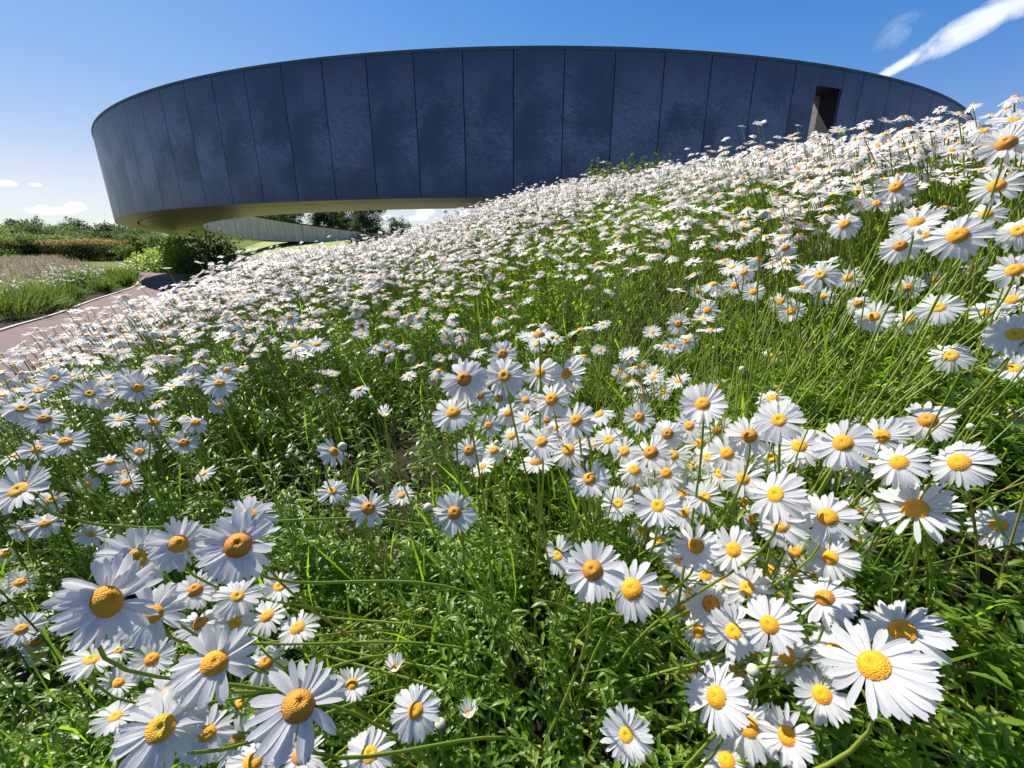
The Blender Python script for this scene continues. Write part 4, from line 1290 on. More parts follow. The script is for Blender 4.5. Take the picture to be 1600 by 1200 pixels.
def density(x, y):
    wx, wy = _warp(x, y)
    d2 = (wx[:, None] - DXYW[:, 0]) ** 2 + (wy[:, None] - DXYW[:, 1]) ** 2
    w = 1 / (d2 + .0006) ** 1.6
    return (w @ DVAL) / w.sum(1)


def hash_noise(x, y, s, seed):
    """smooth 2-D value noise in 0..1"""
    r = np.random.default_rng(seed).random((64, 64))
    u, v = x / s + 31.7, y / s + 11.3
    i, j = np.floor(u).astype(int), np.floor(v).astype(int)
    f, g = u - i, v - j
    f = f * f * (3 - 2 * f); g = g * g * (3 - 2 * g)
    a = r[i % 64, j % 64]; b = r[(i + 1) % 64, j % 64]; c = r[i % 64, (j + 1) % 64]; d = r[(i + 1) % 64, (j + 1) % 64]
    return (a * (1 - f) + b * f) * (1 - g) + (c * (1 - f) + d * f) * g


def in_meadow(x, y):
    """1 where the daisy planting grows"""
    m, dd = in_path_mask(x, y)
    ok = (dd > .12)
    ang = np.arctan2(x, y)
    ok &= (x > -9.5 + 0 * y) & ~((x < -4.0) & (y < 4))
    # keep to the right hand side of the path
    c = (PL + PR) / 2
    k = np.argmin((x[:, None] - c[:, 0]) ** 2 + (y[:, None] - c[:, 1]) ** 2, 1)
    t = np.gradient(c, axis=0)[k]
    side = (x - c[k, 0]) * t[:, 1] - (y - c[k, 1]) * t[:, 0]
    return ok & (side > 0)


def sample_polar(n, r0, r1, power, a0=-66, a1=66):
    """points in a fan in front of the viewer; areal density ~ r^-power"""
    e = 2 - power
    u = RNG.random(n)
    r = (r0 ** e + u * (r1 ** e - r0 ** e)) ** (1 / e) if abs(e) > 1e-6 else r0 * (r1 / r0) ** u
    a = np.radians(RNG.uniform(a0, a1, n))
    area_density = n / (math.radians(a1 - a0)) * (e / (r1 ** e - r0 ** e) if abs(e) > 1e-6 else 1 / math.log(r1 / r0)) * r ** (-power)
    return r * np.sin(a), r * np.cos(a), area_density


WIND = np.array([-.10, -.03, 0.0])


def head_template(np_, disc_seg, droop, seed, folds):
    """whole head: white rays and disc as plain arrays (for the mass of the meadow)"""
    r = random.Random(seed)
    V, F3, F4, T = [], [], [], []
    P = []; FP = []
    for i in range(np_):
        a = 2 * math.pi * (i + r.uniform(-.2, .2)) / np_
        el = -droop + r.uniform(-.22, .22)
        L = r.uniform(.85, 1.05)
        ca, sa = math.cos(a), math.sin(a)
        w = 2.5 / np_ * r.uniform(.8, 1.1)
        b = len(P)
        def pt(rad, side):
            z = math.sin(el) * (rad - .2)
            rr = .2 + math.cos(el) * (rad - .2)
            return (ca * rr - sa * side, sa * rr + ca * side, z)
        if folds:
            P += [pt(.2, -w * .5), pt(.2, w * .5), pt(.62 * L, w * .95), pt(.62 * L, -w * .95), pt(L, w * .45), pt(L, -w * .45)]
            FP += [(b, b + 1, b + 2, b + 3), (b + 3, b + 2, b + 4, b + 5)]
        else:
            P += [pt(.18, -w * .5), pt(.18, w * .5), pt(L, w * .9), pt(L, -w * .9)]
            FP += [(b, b + 1, b + 2, b + 3)]
    Q = [(0, 0, .10)]
    for j in range(disc_seg):
        a = 2 * math.pi * j / disc_seg
        Q.append((.21 * math.cos(a), .21 * math.sin(a), .08))
    for j in range(disc_seg):
        a = 2 * math.pi * j / disc_seg
        Q.append((.29 * math.cos(a), .29 * math.sin(a), -.01))
    FD4 = [(1 + j, 1 + disc_seg + j, 1 + disc_seg + (j + 1) % disc_seg, 1 + (j + 1) % disc_seg) for j in range(disc_seg)]
    FD3 = [(0, 1 + j, 1 + (j + 1) % disc_seg) for j in range(disc_seg)]
    # green underside
    U = [(0, 0, -.16)] + [(.2 * math.cos(2 * math.pi * j / 5), .2 * math.sin(2 * math.pi * j / 5), -.03) for j in range(5)]
    FU = [(0, 1 + (j + 1) % 5, 1 + j) for j in range(5)]
    return dict(P=np.array(P), FP=FP, Q=np.array(Q), FD4=FD4, FD3=FD3, U=np.array(U), FU=FU)


def add_heads(bp, bd, bc, tm, pos, nvec, R, spin):
    S, N2 = frames(nvec, None)
    x = S; y = np.cross(nvec, x)
    cs, sn = np.cos(spin)[:, None], np.sin(spin)[:, None]
    x, y = x * cs + y * sn, -x * sn + y * cs
    def tr(A, stretch=1.0):
        return pos[:, None] + R[:, None, None] * (A[None, :, 0:1] * x[:, None] + A[None, :, 1:2] * y[:, None] + A[None, :, 2:3] * nvec[:, None])
    bp.add(tr(tm['P']), tm['FP'], RNG.random(len(pos)))
    Q = tr(tm['Q'])
    tone = np.tile(np.r_[0.1, np.full(len(tm['FD4']), .5), np.full(len(tm['FD4']), .9)], (len(pos), 1))
    bd.add(Q, tm['FD4'], tone); bd.add(Q, tm['FD3'], tone)
    bc.add(tr(tm['U']), tm['FU'], RNG.random(len(pos)))


def build_meadow():
    petals, discs, calyx = Bag(), Bag(), Bag()
    stems, foliage = Bag(), Bag()
    hd = np.array(HEADS)
    # --- flowering stems of the mass
    X, Y, R_, DP = [], [], [], []
    for (n, r0, r1, pw) in ((90000, .45, 24, 1.2),):
        x, y, ad = sample_polar(n, r0, r1, pw)
        den = density(x, y) * (.35 + 1.3 * hash_noise(x, y, .35 , 3) ** 1.5 + .35 * hash_noise(x, y, 1.1, 4))
        den = den * np.where(np.hypot(x, y) > 13, .8, 1)
        gg = ground(x, y)
        den = den * np.where((x < -1.8) & (y < 8.5), np.clip((gg - .34) / .3, .03, 1), 1)
        keep = (RNG.random(n) < den / ad) & in_meadow(x, y)
        X.append(x[keep]); Y.append(y[keep])
    x = np.concatenate(X); y = np.concatenate(Y)
    g = ground(x, y)
    h = RNG.normal(.50, .055, len(x)).clip(.28, .66) + .10 * ((RNG.random(len(x)) < .06) & (np.hypot(x, y) > 3.6))
    d = np.hypot(x, y)
    h = np.where(d < 1.3, h - .06, h)
    # nothing right in front of the lens, nor crowding the placed heads
    pos = np.c_[x + WIND[0] * h * 2 + RNG.normal(0, .04, len(x)), y + RNG.normal(0, .04, len(x)), g + h]
    dcam = np.linalg.norm(pos - np.array([0, 0, EYE]), axis=1)
    near = np.min((pos[:, None, 0] - hd[None, :, 0]) ** 2 + (pos[:, None, 1] - hd[None, :, 1]) ** 2, 1) if len(hd) else np.ones(len(x))
    keep = (dcam > np.where(x > .5, .85, .95)) & ~((dcam < 2.2) & (near < .0035))
    x, y, g, h, pos, d, dcam = x[keep], y[keep], g[keep], h[keep], pos[keep], d[keep], dcam[keep]
    # keep a clear view over the nearest heads (tall ones would block the picture)
    elev = (pos[:, 2] - EYE) / np.maximum(d, .1)
    keep = ~((dcam < 1.5) & (elev > -.02) & (pos[:, 0] < 1.0))
    x, y, g, h, pos, d, dcam = x[keep], y[keep], g[keep], h[keep], pos[keep], d[keep], dcam[keep]
    n = len(x)
    nv = nrm(np.c_[RNG.normal(-.12, .27, n), RNG.normal(-.10, .27, n), np.full(n, 1.0)])
    R = RNG.normal(.031, .0035, n).clip(.02, .042)
    spin = RNG.uniform(0, 6.28, n)
    print('mass daisies', n)
    # the largest of the rest stay individuals
    order = np.argsort(dcam)
    left = 30
    ind = order[:left]
    rest = np.ones(n, bool); rest[ind] = False
    rnd = random.Random(9)
    for i in ind:
        root = empty('oxeye_daisy', (float(x[i]), float(y[i]), float(g[i])))
        if x[i] < -.25: lab, grp = 'small white daisy rising from the green between the lower left group and the path', 'small daisies low on the left slope'
        elif x[i] < .3: lab, grp = 'small white daisy scattered in the green behind the tall central bunch', 'small daisies behind the central bunch'
        else: lab, grp = 'small white daisy scattered among the slanting stems on the right slope', 'small daisies among the right hand stems'
        lab = beside(*to_pixel(pos[i]), 'small separate daisy', lab)
        tag(root, lab, 'daisy', grp)
        o_ = np.array([x[i], y[i], g[i]])
        tpt = pos[i] - nv[i] * R[i] * .2 - o_
        pts = [np.array([0, 0, -.01]) * (1 - t) ** 2 + 2 * t * (1 - t) * np.array([0, 0, tpt[2] * .6]) + t * t * tpt for t in np.linspace(0, 1, 9)]
        V, F = stem_mesh(pts, .0026, .0017, 5)
        link('stem', mesh_np('stem', V, [F], M['stem'], tone=np.full(len(V), rnd.uniform(.2, .9)), smooth=True), root)
        nn = Vector(nv[i]); xx = nn.orthogonal().normalized(); yy = nn.cross(xx)
        base = Matrix.Translation(Vector(pos[i] - o_)) @ Matrix((xx, yy, nn)).transposed().to_4x4() @ Matrix.Rotation(float(spin[i]), 4, 'Z') @ Matrix.Diagonal((float(R[i]),) * 3 + (1,))
        for nm, me in (('calyx', ME_CALYX), ('disc', ME_DISC), ('corolla', rnd.choice(RAYS))):
            o = link(nm, me, root); o.matrix_local = base
    hi = [head_template(22, 10, dr, s, True) for s, dr in enumerate((0.0, .2, .4, -.15, .65))]
    lo = [head_template(11, 5, dr, s + 20, False) for s, dr in enumerate((0.0, .25, .5, -.1))]
    vr = RNG.integers(0, 5, n)
    for k in range(5):
        s = rest & (dcam < 3.4) & (vr == k)
        if s.any(): add_heads(petals, discs, calyx, hi[k], pos[s], nv[s], R[s], spin[s])
    for k in range(4):
        s = rest & (dcam >= 3.4) & (vr % 4 == k)
        if s.any(): add_heads(petals, discs, calyx, lo[k], pos[s], nv[s], R[s], spin[s])
    P0 = np.c_[x, y, g - .01]; P2 = pos - nv * R[:, None] * .15
    P1 = np.c_[x, y, g + h * .6]
    s = rest & (dcam < 3.4)
    tubes(stems, P0[s], P1[s], P2[s], np.full(s.sum(), .0024), np.full(s.sum(), .0016), 5, RNG.random(s.sum()))
    s = rest & (dcam >= 3.4) & (dcam < 9)
    tubes(stems, P0[s], P1[s], P2[s], np.full(s.sum(), .0028), np.full(s.sum(), .002), 2, RNG.random(s.sum()))
    # --- leafy shoots and bare stalks filling the stand
    def shoots(n, r0, r1, pw, nl, tmpl, lmu, wfac, seg, hmu, stem_r, a0=-66, a1=66, hs=.09, keepdark=True):
        x, y, ad = sample_polar(n, r0, r1, pw, a0, a1)
        hole = hash_noise(x, y, .45, 8)
        # bare dark hollows of the photograph
        dk = np.ones(n)
        for (hx, hy, hr, hv) in HOLES:
            dk *= 1 - hv * np.exp(-(((x - hx) ** 2 + (y - hy) ** 2) / (hr * 1.25) ** 2) ** 2)
        keep = in_meadow(x, y) & (RNG.random(n) < (.45 + .9 * hole) * dk)
        x, y = x[keep], y[keep]; n = len(x)
        g = ground(x, y)
        vary = hash_noise(x, y, .6, 12)
        h = (hmu * (.72 + .45 * vary) + RNG.normal(0, hs, n) * .5).clip(.10, .62)
        lean = np.c_[RNG.normal(WIND[0] * .8, .07, n), RNG.normal(0, .06, n)]
        # stand clear of the lens
        tip = np.c_[x + lean[:, 0], y + lean[:, 1], g + h]
        dc = np.linalg.norm(tip - np.array([0, 0, EYE]), axis=1)
        h = np.where(dc < .62, h * .55, h)
        hd3 = np.array(HEADS)
        d2 = (tip[:, None, 0] - hd3[None, :, 0]) ** 2 + (tip[:, None, 1] + .06 - hd3[None, :, 1]) ** 2
        lim = np.where(d2 < .22 ** 2, hd3[None, :, 2] - g[:, None] - .05, 9).min(1)
        h = np.minimum(h, np.maximum(lim, .15))
        tip[:, 2] = g + h
        P0 = np.c_[x, y, g - .01]; P1 = np.c_[x + lean[:, 0] * .15, y + lean[:, 1] * .15, g + h * .6]
        tone = RNG.random(n)
        tubes(stems, P0, P1, tip, np.full(n, stem_r), np.full(n, stem_r * .6), seg, tone)
        t = RNG.beta(1.6, 1.0, (n, nl))[..., None]
        C_ = (1 - t) ** 2 * P0[:, None] + 2 * t * (1 - t) * P1[:, None] + t * t * tip[:, None]
        C_ = C_.reshape(-1, 3); tt = t.reshape(-1)
        D = rdir(len(C_), .05, .95)
        L = lmu * (1.25 - .55 * tt) * RNG.uniform(.6, 1.35, len(C_))
        W = L * wfac * RNG.uniform(.7, 1.3, len(C_))
        tn = np.clip(np.repeat(tone, nl) * .35 + RNG.normal(.35, .2, len(C_)) + .15 * tt, 0, .99)
        leaves(foliage, tmpl, C_, D, L, W, tn, curl=RNG.uniform(.4, 2.2, len(C_)))
        return n
    HOLES = [(*gray(650, 670, .1), .34, 1.), (*gray(600, 770, .1), .24, .9), (*gray(980, 500, .1), .38, .9), (*gray(1420, 900, .05), .20, .5), (*gray(1010, 650, .1), .20, .85), (*gray(230, 1000, .05), .14, .8), (*gray(60, 1080, .05), .14, .85), (*gray(430, 860, .05), .12, .6), (*gray(800, 1120, .05), .10, .6), (*gray(450, 600, .1), .2, .5), (*gray(820, 590, .1), .25, .6),
             (*gray(1230, 1120, .05), .10, .3), (*gray(440, 740, .1), .22, .7), (*gray(1560, 760, .05), .2, .6), (*gray(860, 900, .05), .12, .35)]
    shoots(3000, .42, 1.35, .6, 15, LEAF_N, .033, .27, 5, .33, .0019)
    shoots(6500, 1.2, 2.8, .8, 12, LEAF_M, .036, .25, 4, .37, .0018, -60, 60)
    shoots(10500, 2.6, 6.0, .9, 9, LEAF_F, .046, .26, 2, .38, .0020, -58, 58)
    shoots(12500, 5.6, 24, 1.3, 8, LEAF_F, .058, .30, 1, .39, .0028, -50, 40)
    # long grassy shoots, mostly bright
    def blades(n, r0, r1, pw, L0, W0, a0=-62, a1=62):
        x, y, ad = sample_polar(n, r0, r1, pw, a0, a1)
        keep = in_meadow(x, y) & (hash_noise(x, y, .5, 21) > .42)
        for (hx, hy, hr, hv) in HOLES: keep &= RNG.random(n) > hv * np.exp(-((x - hx) ** 2 + (y - hy) ** 2) / (hr * 1.3) ** 2)
        x, y = x[keep], y[keep]; n = len(x)
        P = np.c_[x, y, ground(x, y) + RNG.uniform(.02, .22, n)]
        D = nrm(np.c_[RNG.normal(-.15, .28, n), RNG.normal(0, .25, n), np.ones(n)])
        L = L0 * RNG.uniform(.6, 1.3, n)
        leaves(foliage, LEAF_M, P, D, L, W0 * RNG.uniform(.7, 1.3, n), np.clip(RNG.normal(.42, .18, n), 0, .9), curl=RNG.uniform(.3, 1.6, n), hint=rdir(n, -.2, .2))
    blades(2600, .6, 3.0, .9, .17, .0055)
    blades(9000, 2.5, 9, 1.0, .22, .011)
    # bare wind-slanted stalks of the right hand stand
    n = 1500
    x, y, ad = sample_polar(n, .75, 3.6, .9, 8, 62)
    k = in_meadow(x, y) & (hash_noise(x, y, .4, 41) > .3); x, y = x[k], y[k]; n = len(x); g = ground(x, y)
    hh = RNG.uniform(.30, .52, n); lx = RNG.normal(.15, .12, n); ly = RNG.normal(.02, .09, n)
    tip = np.c_[x + lx, y + ly, g + hh]
    kk = np.linalg.norm(tip - np.array([0, 0, EYE]), axis=1) > .75
    x, y, g, hh, tip, lx, ly = x[kk], y[kk], g[kk], hh[kk], tip[kk], lx[kk], ly[kk]; n = len(x)
    tubes(stems, np.c_[x, y, g], np.c_[x + lx * .4, y + ly * .4, g + hh * .55], tip, np.full(n, .0021), np.full(n, .0013), 3, RNG.uniform(.1, .98, n))
    # low rosette leaves hugging the soil
    n = 24000
    x, y, ad = sample_polar(n, .35, 3.2, 1.0)
    k = in_meadow(x, y) & (hash_noise(x, y, .3, 31) > .38)
    for (hx, hy, hr, hv) in HOLES: k &= RNG.random(n) > .9 * hv * np.exp(-((x - hx) ** 2 + (y - hy) ** 2) / hr ** 2)
    x, y = x[k], y[k]; n = len(x)
    P = np.c_[x, y, ground(x, y) + RNG.uniform(.0, .10, n)]
    leaves(foliage, LEAF_N, P, rdir(n, .1, .8), RNG.uniform(.025, .06, n), RNG.uniform(.008, .017, n), np.clip(RNG.normal(.25, .2, n), 0, .9), curl=RNG.uniform(.3, 1.5, n))
    # unopened buds on thin stalks
    n = 330
    x, y, ad = sample_polar(n, .8, 4.5, .6); k = in_meadow(x, y); x, y = x[k], y[k]; n = len(x); g = ground(x, y)
    hh = RNG.uniform(.34, .52, n); tip = np.c_[x + RNG.normal(-.05, .04, n), y + RNG.normal(0, .03, n), g + hh]
    kk = np.linalg.norm(tip - np.array([0, 0, EYE]), axis=1) > .8
    x, y, g, hh, tip = x[kk], y[kk], g[kk], hh[kk], tip[kk]; n = len(x)
    tubes(stems, np.c_[x, y, g], np.c_[x, y, g + hh * .6], tip, np.full(n, .002), np.full(n, .0013), 4, RNG.random(n))
    bm = np.array([v.co[:] for v in ME_BUD.vertices]); bf = [tuple(p.vertices) for p in ME_BUD.polygons]
    buds = Bag(); R = RNG.uniform(.0035, .0075, n)
    buds.add(tip[:, None] + R[:, None, None] * bm[None], bf, RNG.random(n))
    o = link('daisy_buds', buds.mesh('daisy_buds', [M['bud']], True)); tag(o, 'tiny pale unopened daisy buds spread through the flower slope', 'daisy buds', kind='stuff')
    o = link('daisy_meadow', petals.mesh('daisy_meadow', [M['petal']])); tag(o, 'dense mass of small white daisies covering the slope up to the ring building', 'daisies', kind='stuff')
    c = link('disc_mass', discs.mesh('disc_mass', [M['disc']]), o); tag(c, kind='stuff')
    c = link('calyx_mass', calyx.mesh('calyx_mass', [M['calyx']]), o); tag(c, kind='stuff')
    o = link('meadow_foliage', foliage.mesh('meadow_foliage', [M['leaf']])); tag(o, 'thick bright green leafy undergrowth of the daisy slope', 'foliage', kind='stuff')
    o = link('meadow_stems', stems.mesh('meadow_stems', [M['stem']])); tag(o, 'slender yellow-green stalks rising through the daisy slope', 'stalks', kind='stuff')
    print('foliage verts', foliage.n, 'stems', stems.n, 'petals', petals.n)


build_meadow()


# ------------------------------------------------------------ trees, hedge, shrubs
def crown_leaves(bag, C_, rad, n, size, tone_lo, tone_hi, lumps=26, seed=0, squash=1.0, mi=0):
    """leaf clumps through the crown's volume: lumps on an uneven outline, gaps between"""
    r = np.random.default_rng(seed)
    C_ = np.array(C_, float); rad = np.array(rad, float)
    L = nrm(r.normal(size=(lumps, 3))); L[:, 2] = r.uniform(-.85, .95, lumps)
    cen = C_ + L * rad * r.uniform(.45, .95, (lumps, 1))
    lr = r.uniform(.22, .42, lumps)
    k = r.integers(0, lumps, n)
    off = nrm(r.normal(size=(n, 3))) * (r.random((n, 1)) ** .5)
    P = cen[k] + off * lr[k][:, None] * rad * .95
    D = nrm(r.normal(size=(n, 3)) + np.array([0, 0, .2]))
    S = size * r.uniform(.6, 1.4, n)
    tone = np.clip(r.uniform(tone_lo, tone_hi, lumps)[k] + r.normal(0, .15, n), 0, .99)
    leaves(bag, LEAF_F, P, D, S, S * .75, tone, mi)


def tree(name, px, ytop, dist, width, kind_mat, label, seed, group=None, tall=None, nl=3800, narrow=False):
    x, y, zt = pdist(px, ytop, dist)
    g = gz(x, y)
    H = zt - g
    root = empty(name, (x, y, g)); tag(root, label, 'tree' if 'tree' in name else 'shrub', group)
    rr = random.Random(seed)
    b = Bag()
    th = H * .62
    # trunk and limbs
    P0 = [np.array([0, 0, -.1])]; P2 = [np.array([rr.uniform(-.2, .2), rr.uniform(-.2, .2), th])]
    for k in range(7):
        z = H * rr.uniform(.22, .6); a = rr.uniform(0, 6.28); l = width * rr.uniform(.22, .42)
        P0.append(np.array([0, 0, z])); P2.append(np.array([l * math.cos(a), l * math.sin(a), z + H * rr.uniform(.12, .3)]))
    P0, P2 = np.array(P0), np.array(P2)
    P1 = (P0 + P2) / 2 + np.array([0, 0, -.05 * H])
    tubes(b, P0, P1, P2, np.r_[H * .022, np.full(7, H * .009)], np.r_[H * .008, np.full(7, H * .003)], 5, np.zeros(8), sides=6)
    link('trunk', b.mesh('trunk', [M['trunk']], True), root)
    c = Bag()
    crown_leaves(c, (0, 0, H * .50), (width / 2, width / 2, H * .50), nl, max(.06, dist * .0030), .1, .85, lumps=34 if not narrow else 22, seed=seed)
    link('crown', c.mesh('crown', [kind_mat]), root)
    return root


def build_trees():
    T = M['tree']; TL = M['tree_light']
    # (px, ytop, dist, width, mat, label)
    rows = [
        (30, 349, 92, 12, TL, 'low pale green tree at the far left behind the hedge'), (70, 346, 86, 8, T, 'dark green tree left of the spiky-topped one behind the hedge'),
        (34, 337, 105, 7, T, 'taller dark spiky-topped tree on the far left skyline'), (88, 342, 98, 7, T, 'second dark spiky tree on the skyline behind the hedge'), (131, 350, 104, 5, T, 'small dome-shaped dark tree alone on the left skyline'),
        (112, 356, 84, 9, T, 'broad bushy tree under the small dome-shaped one'), (152, 356, 92, 9, T, 'mid green tree right of the dome-shaped one'), (-20, 356, 90, 12, TL, 'pale tree cut by the left edge behind the hedge'),
        (188, 340, 78, 8, T, 'bluish green tree touching the left end of the ring building'), (214, 352, 70, 7, T, 'leafy green tree beneath the left end of the ring building'), (232, 366, 60, 5.5, TL, 'yellowish green tree under the ring near the hedge end'),
        (255, 366, 66, 7, T, 'dark tree half hidden under the ring behind the creeper mound'), (64, 364, 78, 8, TL, 'light green bushy tree close behind the hedge on the left'), (140, 372, 72, 8, T, 'low dark bushy tree just behind the middle of the hedge'), (18, 362, 74, 9, TL, 'fresh green bushy tree just behind the hedge at the left'),
        (178, 366, 74, 8, TL, 'pale green bushy tree right behind the hedge'), (300, 372, 72, 9, TL, 'pale bushy tree in the slit below the ring'),
        (440, 318, 72, 5.6, T, 'grey-green tree seen through the ring, left of the sky gap'), (412, 322, 74, 6, T, 'tree mostly hidden by the ring soffit at the left of the opening'), (501, 312, 66, 4.8, T, 'round dark tree right of the sky gap seen under the ring'), (534, 306, 70, 6.0, T, 'dense middle tree of the dark group seen under the ring'),
        (569, 308, 66, 4.8, T, 'right hand tall tree of the dark group seen under the ring'), (587, 352, 68, 4, T, 'low bush at the foot of the dark tree group'), (621, 338, 62, 3.6, T, 'small round tree standing alone seen under the ring'), (791, 317, 20, .9, T, 'small dark bush on the meadow skyline under the ring edge'),
    ]
    for i, (px, yt, d, w, m, lab) in enumerate(rows):
        nl = 10000 if w > 4 else (3500 if w > 2 else 1500)
        tree('broadleaf_tree', px, yt, d, w, m, lab, 100 + i, 'trees beyond the hedge and the ring', nl=nl)


build_trees()


def build_hedge():
    a, b = np.array([-92.0, 50.0]), np.array(pdist(262, 386, 62)[:2])
    n = 34000
    t = RNG.random(n)
    L = b - a; Ld = np.linalg.norm(L); u = L / Ld; v = np.array([-u[1], u[0]])
    wob = hash_noise(t * Ld, t * 0, 2.2, 5)
    H = 2.05 + .25 * wob
    w = RNG.uniform(-.9, .9, n)
    z = (RNG.random(n) ** .6) * H * np.sqrt(np.clip(1 - (w / 1.05) ** 4, 0, 1))
    P = np.c_[a[0] + u[0] * t * Ld + v[0] * w, a[1] + u[1] * t * Ld + v[1] * w, z + .0]
    root = empty('hedge', (float(a[0]), float(a[1]), 0)); tag(root, 'long clipped hedge with orange new growth along its top behind the left bed', 'hedge')
    P[:, :2] -= a
    bag = Bag(); s = z < H * .72
    leaves(bag, LEAF_F, P[s], rdir(s.sum(), -.2, .9), np.full(s.sum(), .22), np.full(s.sum(), .15), RNG.random(s.sum()))
    tag(link('foliage', bag.mesh('foliage', [M['hedge']]), root), kind='stuff')
    bag = Bag(); s = ~s
    leaves(bag, LEAF_F, P[s], rdir(s.sum(), .2, .95), np.full(s.sum(), .24), np.full(s.sum(), .15), RNG.random(s.sum()))
    tag(link('new_growth', bag.mesh('new_growth', [M['hedge_tip']]), root), kind='stuff')


build_hedge()


def mound(name, spots, mat, label, cat, size, n, seed, trunk=True, flat=False):
    """bushy mass from overlapping leafy lumps (px, py_base, dist, width, height)"""
    r = np.random.default_rng(seed)
    x0, y0, _ = pdist(spots[0][0], spots[0][1], spots[0][2])
    g0 = gz(x0, y0)
    root = empty(name, (x0, y0, g0)); tag(root, label, cat)
    bag, tb = Bag(), Bag()
    for (px, py, d, w, h) in spots:
        x, y, _ = pdist(px, py, d)
        g = gz(x, y)
        k = int(n * w * h)
        dirs = nrm(r.normal(size=(k, 3))); dirs[:, 2] = np.abs(dirs[:, 2])
        lump = .82 + .25 * np.sin(dirs[:, 0] * 7 + seed) * np.cos(dirs[:, 1] * 6 + dirs[:, 2] * 5)
        rad = (r.random((k, 1)) ** .28) * lump[:, None]
        P = np.c_[dirs[:, 0:1] * w / 2 * rad, dirs[:, 1:2] * w / 2 * rad, dirs[:, 2:3] * h * rad] + np.array([x - x0, y - y0, g - g0])
        D = nrm(dirs * .6 + r.normal(size=(k, 3)) * .7)
        S = size * r.uniform(.6, 1.4, k)
        tone = np.clip(.5 + .35 * np.sin(P[:, 0] * 3.1 + P[:, 2] * 4) + r.normal(0, .2, k), 0, .99)
        leaves(bag, LEAF_F, P, D, S, S * .8, tone)
        m = 5
        B0 = np.tile(np.array([x - x0, y - y0, g - g0 - .05]), (m, 1)); B2 = B0 + nrm(r.normal(size=(m, 3)) * [1, 1, .3] + [0, 0, 1.2]) * h * .8
        tubes(tb, B0, (B0 + B2) / 2, B2, np.full(m, .02), np.full(m, .008), 2, np.zeros(m))
    link('branches' if False else 'branch', tb.mesh('branch', [M['trunk']]), root)
    link('crown', bag.mesh('crown', [mat]), root)
    return root


def build_shrubs():
    mound('creeper_bush', [(222, 415, 42, 3.0, 0.9), (240, 405, 40, 3.6, 1.5), (258, 400, 38, 3.4, 2.0), (277, 400, 36, 3.0, 2.5), (262, 416, 37, 3.0, 1.0), (287, 410, 34, 2.0, 2.0)], M['creeper'],
          'sprawling light green creeper mound beside the path under the ring', 'shrub', .15, 480, 3)
    mound('dark_shrub', [(312, 395, 30, 2.6, 2.4), (335, 395, 29, 2.6, 2.3), (355, 395, 29, 2.2, 2.2), (352, 415, 25, 2.2, 1.0)], M['tree'],
          'shaded dark planted bank directly below the ring', 'shrub', .12, 420, 4)
    mound('grey_bush', [(578, 380, 16.5, 1.7, 1.5), (556, 390, 16.0, 1.0, 1.15)], M['grey_leaf'], 'blue-grey rounded bush on the meadow below the far ring wall', 'shrub', .055, 2600, 5)
    mound('small_dark_bush', [(470, 417, 12.5, .55, .55)], M['tree'], 'small dark leafy clump among the daisies left of the centre', 'shrub', .045, 9000, 6)
    mound('leafy_clump', [(512, 402, 13.8, .7, .7)], M['tree'], 'second dark leafy clump further up the daisy slope', 'shrub', .05, 7000, 7)
    mound('pale_flower_bank', [(385, 398, 21, 2.4, .8), (410, 396, 23, 2.4, .8), (360, 402, 19, 1.6, .8)], M['grey_leaf'], 'pale greyish flowering bank beyond the daisies under the ring', 'shrub', .07, 900, 8)
    mound('broom_bush', [(955, 300, 8.2, .9, .82), (990, 297, 8.0, .9, .85), (1028, 295, 7.8, .8, .82)], M['tuft'], 'bright green bushy weeds without flowers on the crest before the dark wall', 'shrub', .05, 4200, 9)
    mound('dark_weed', [(928, 298, 9.0, .55, .95)], M['tree'], 'dark weed clump against the ring wall left of the bright weeds', 'shrub', .05, 6000, 10)


build_shrubs()


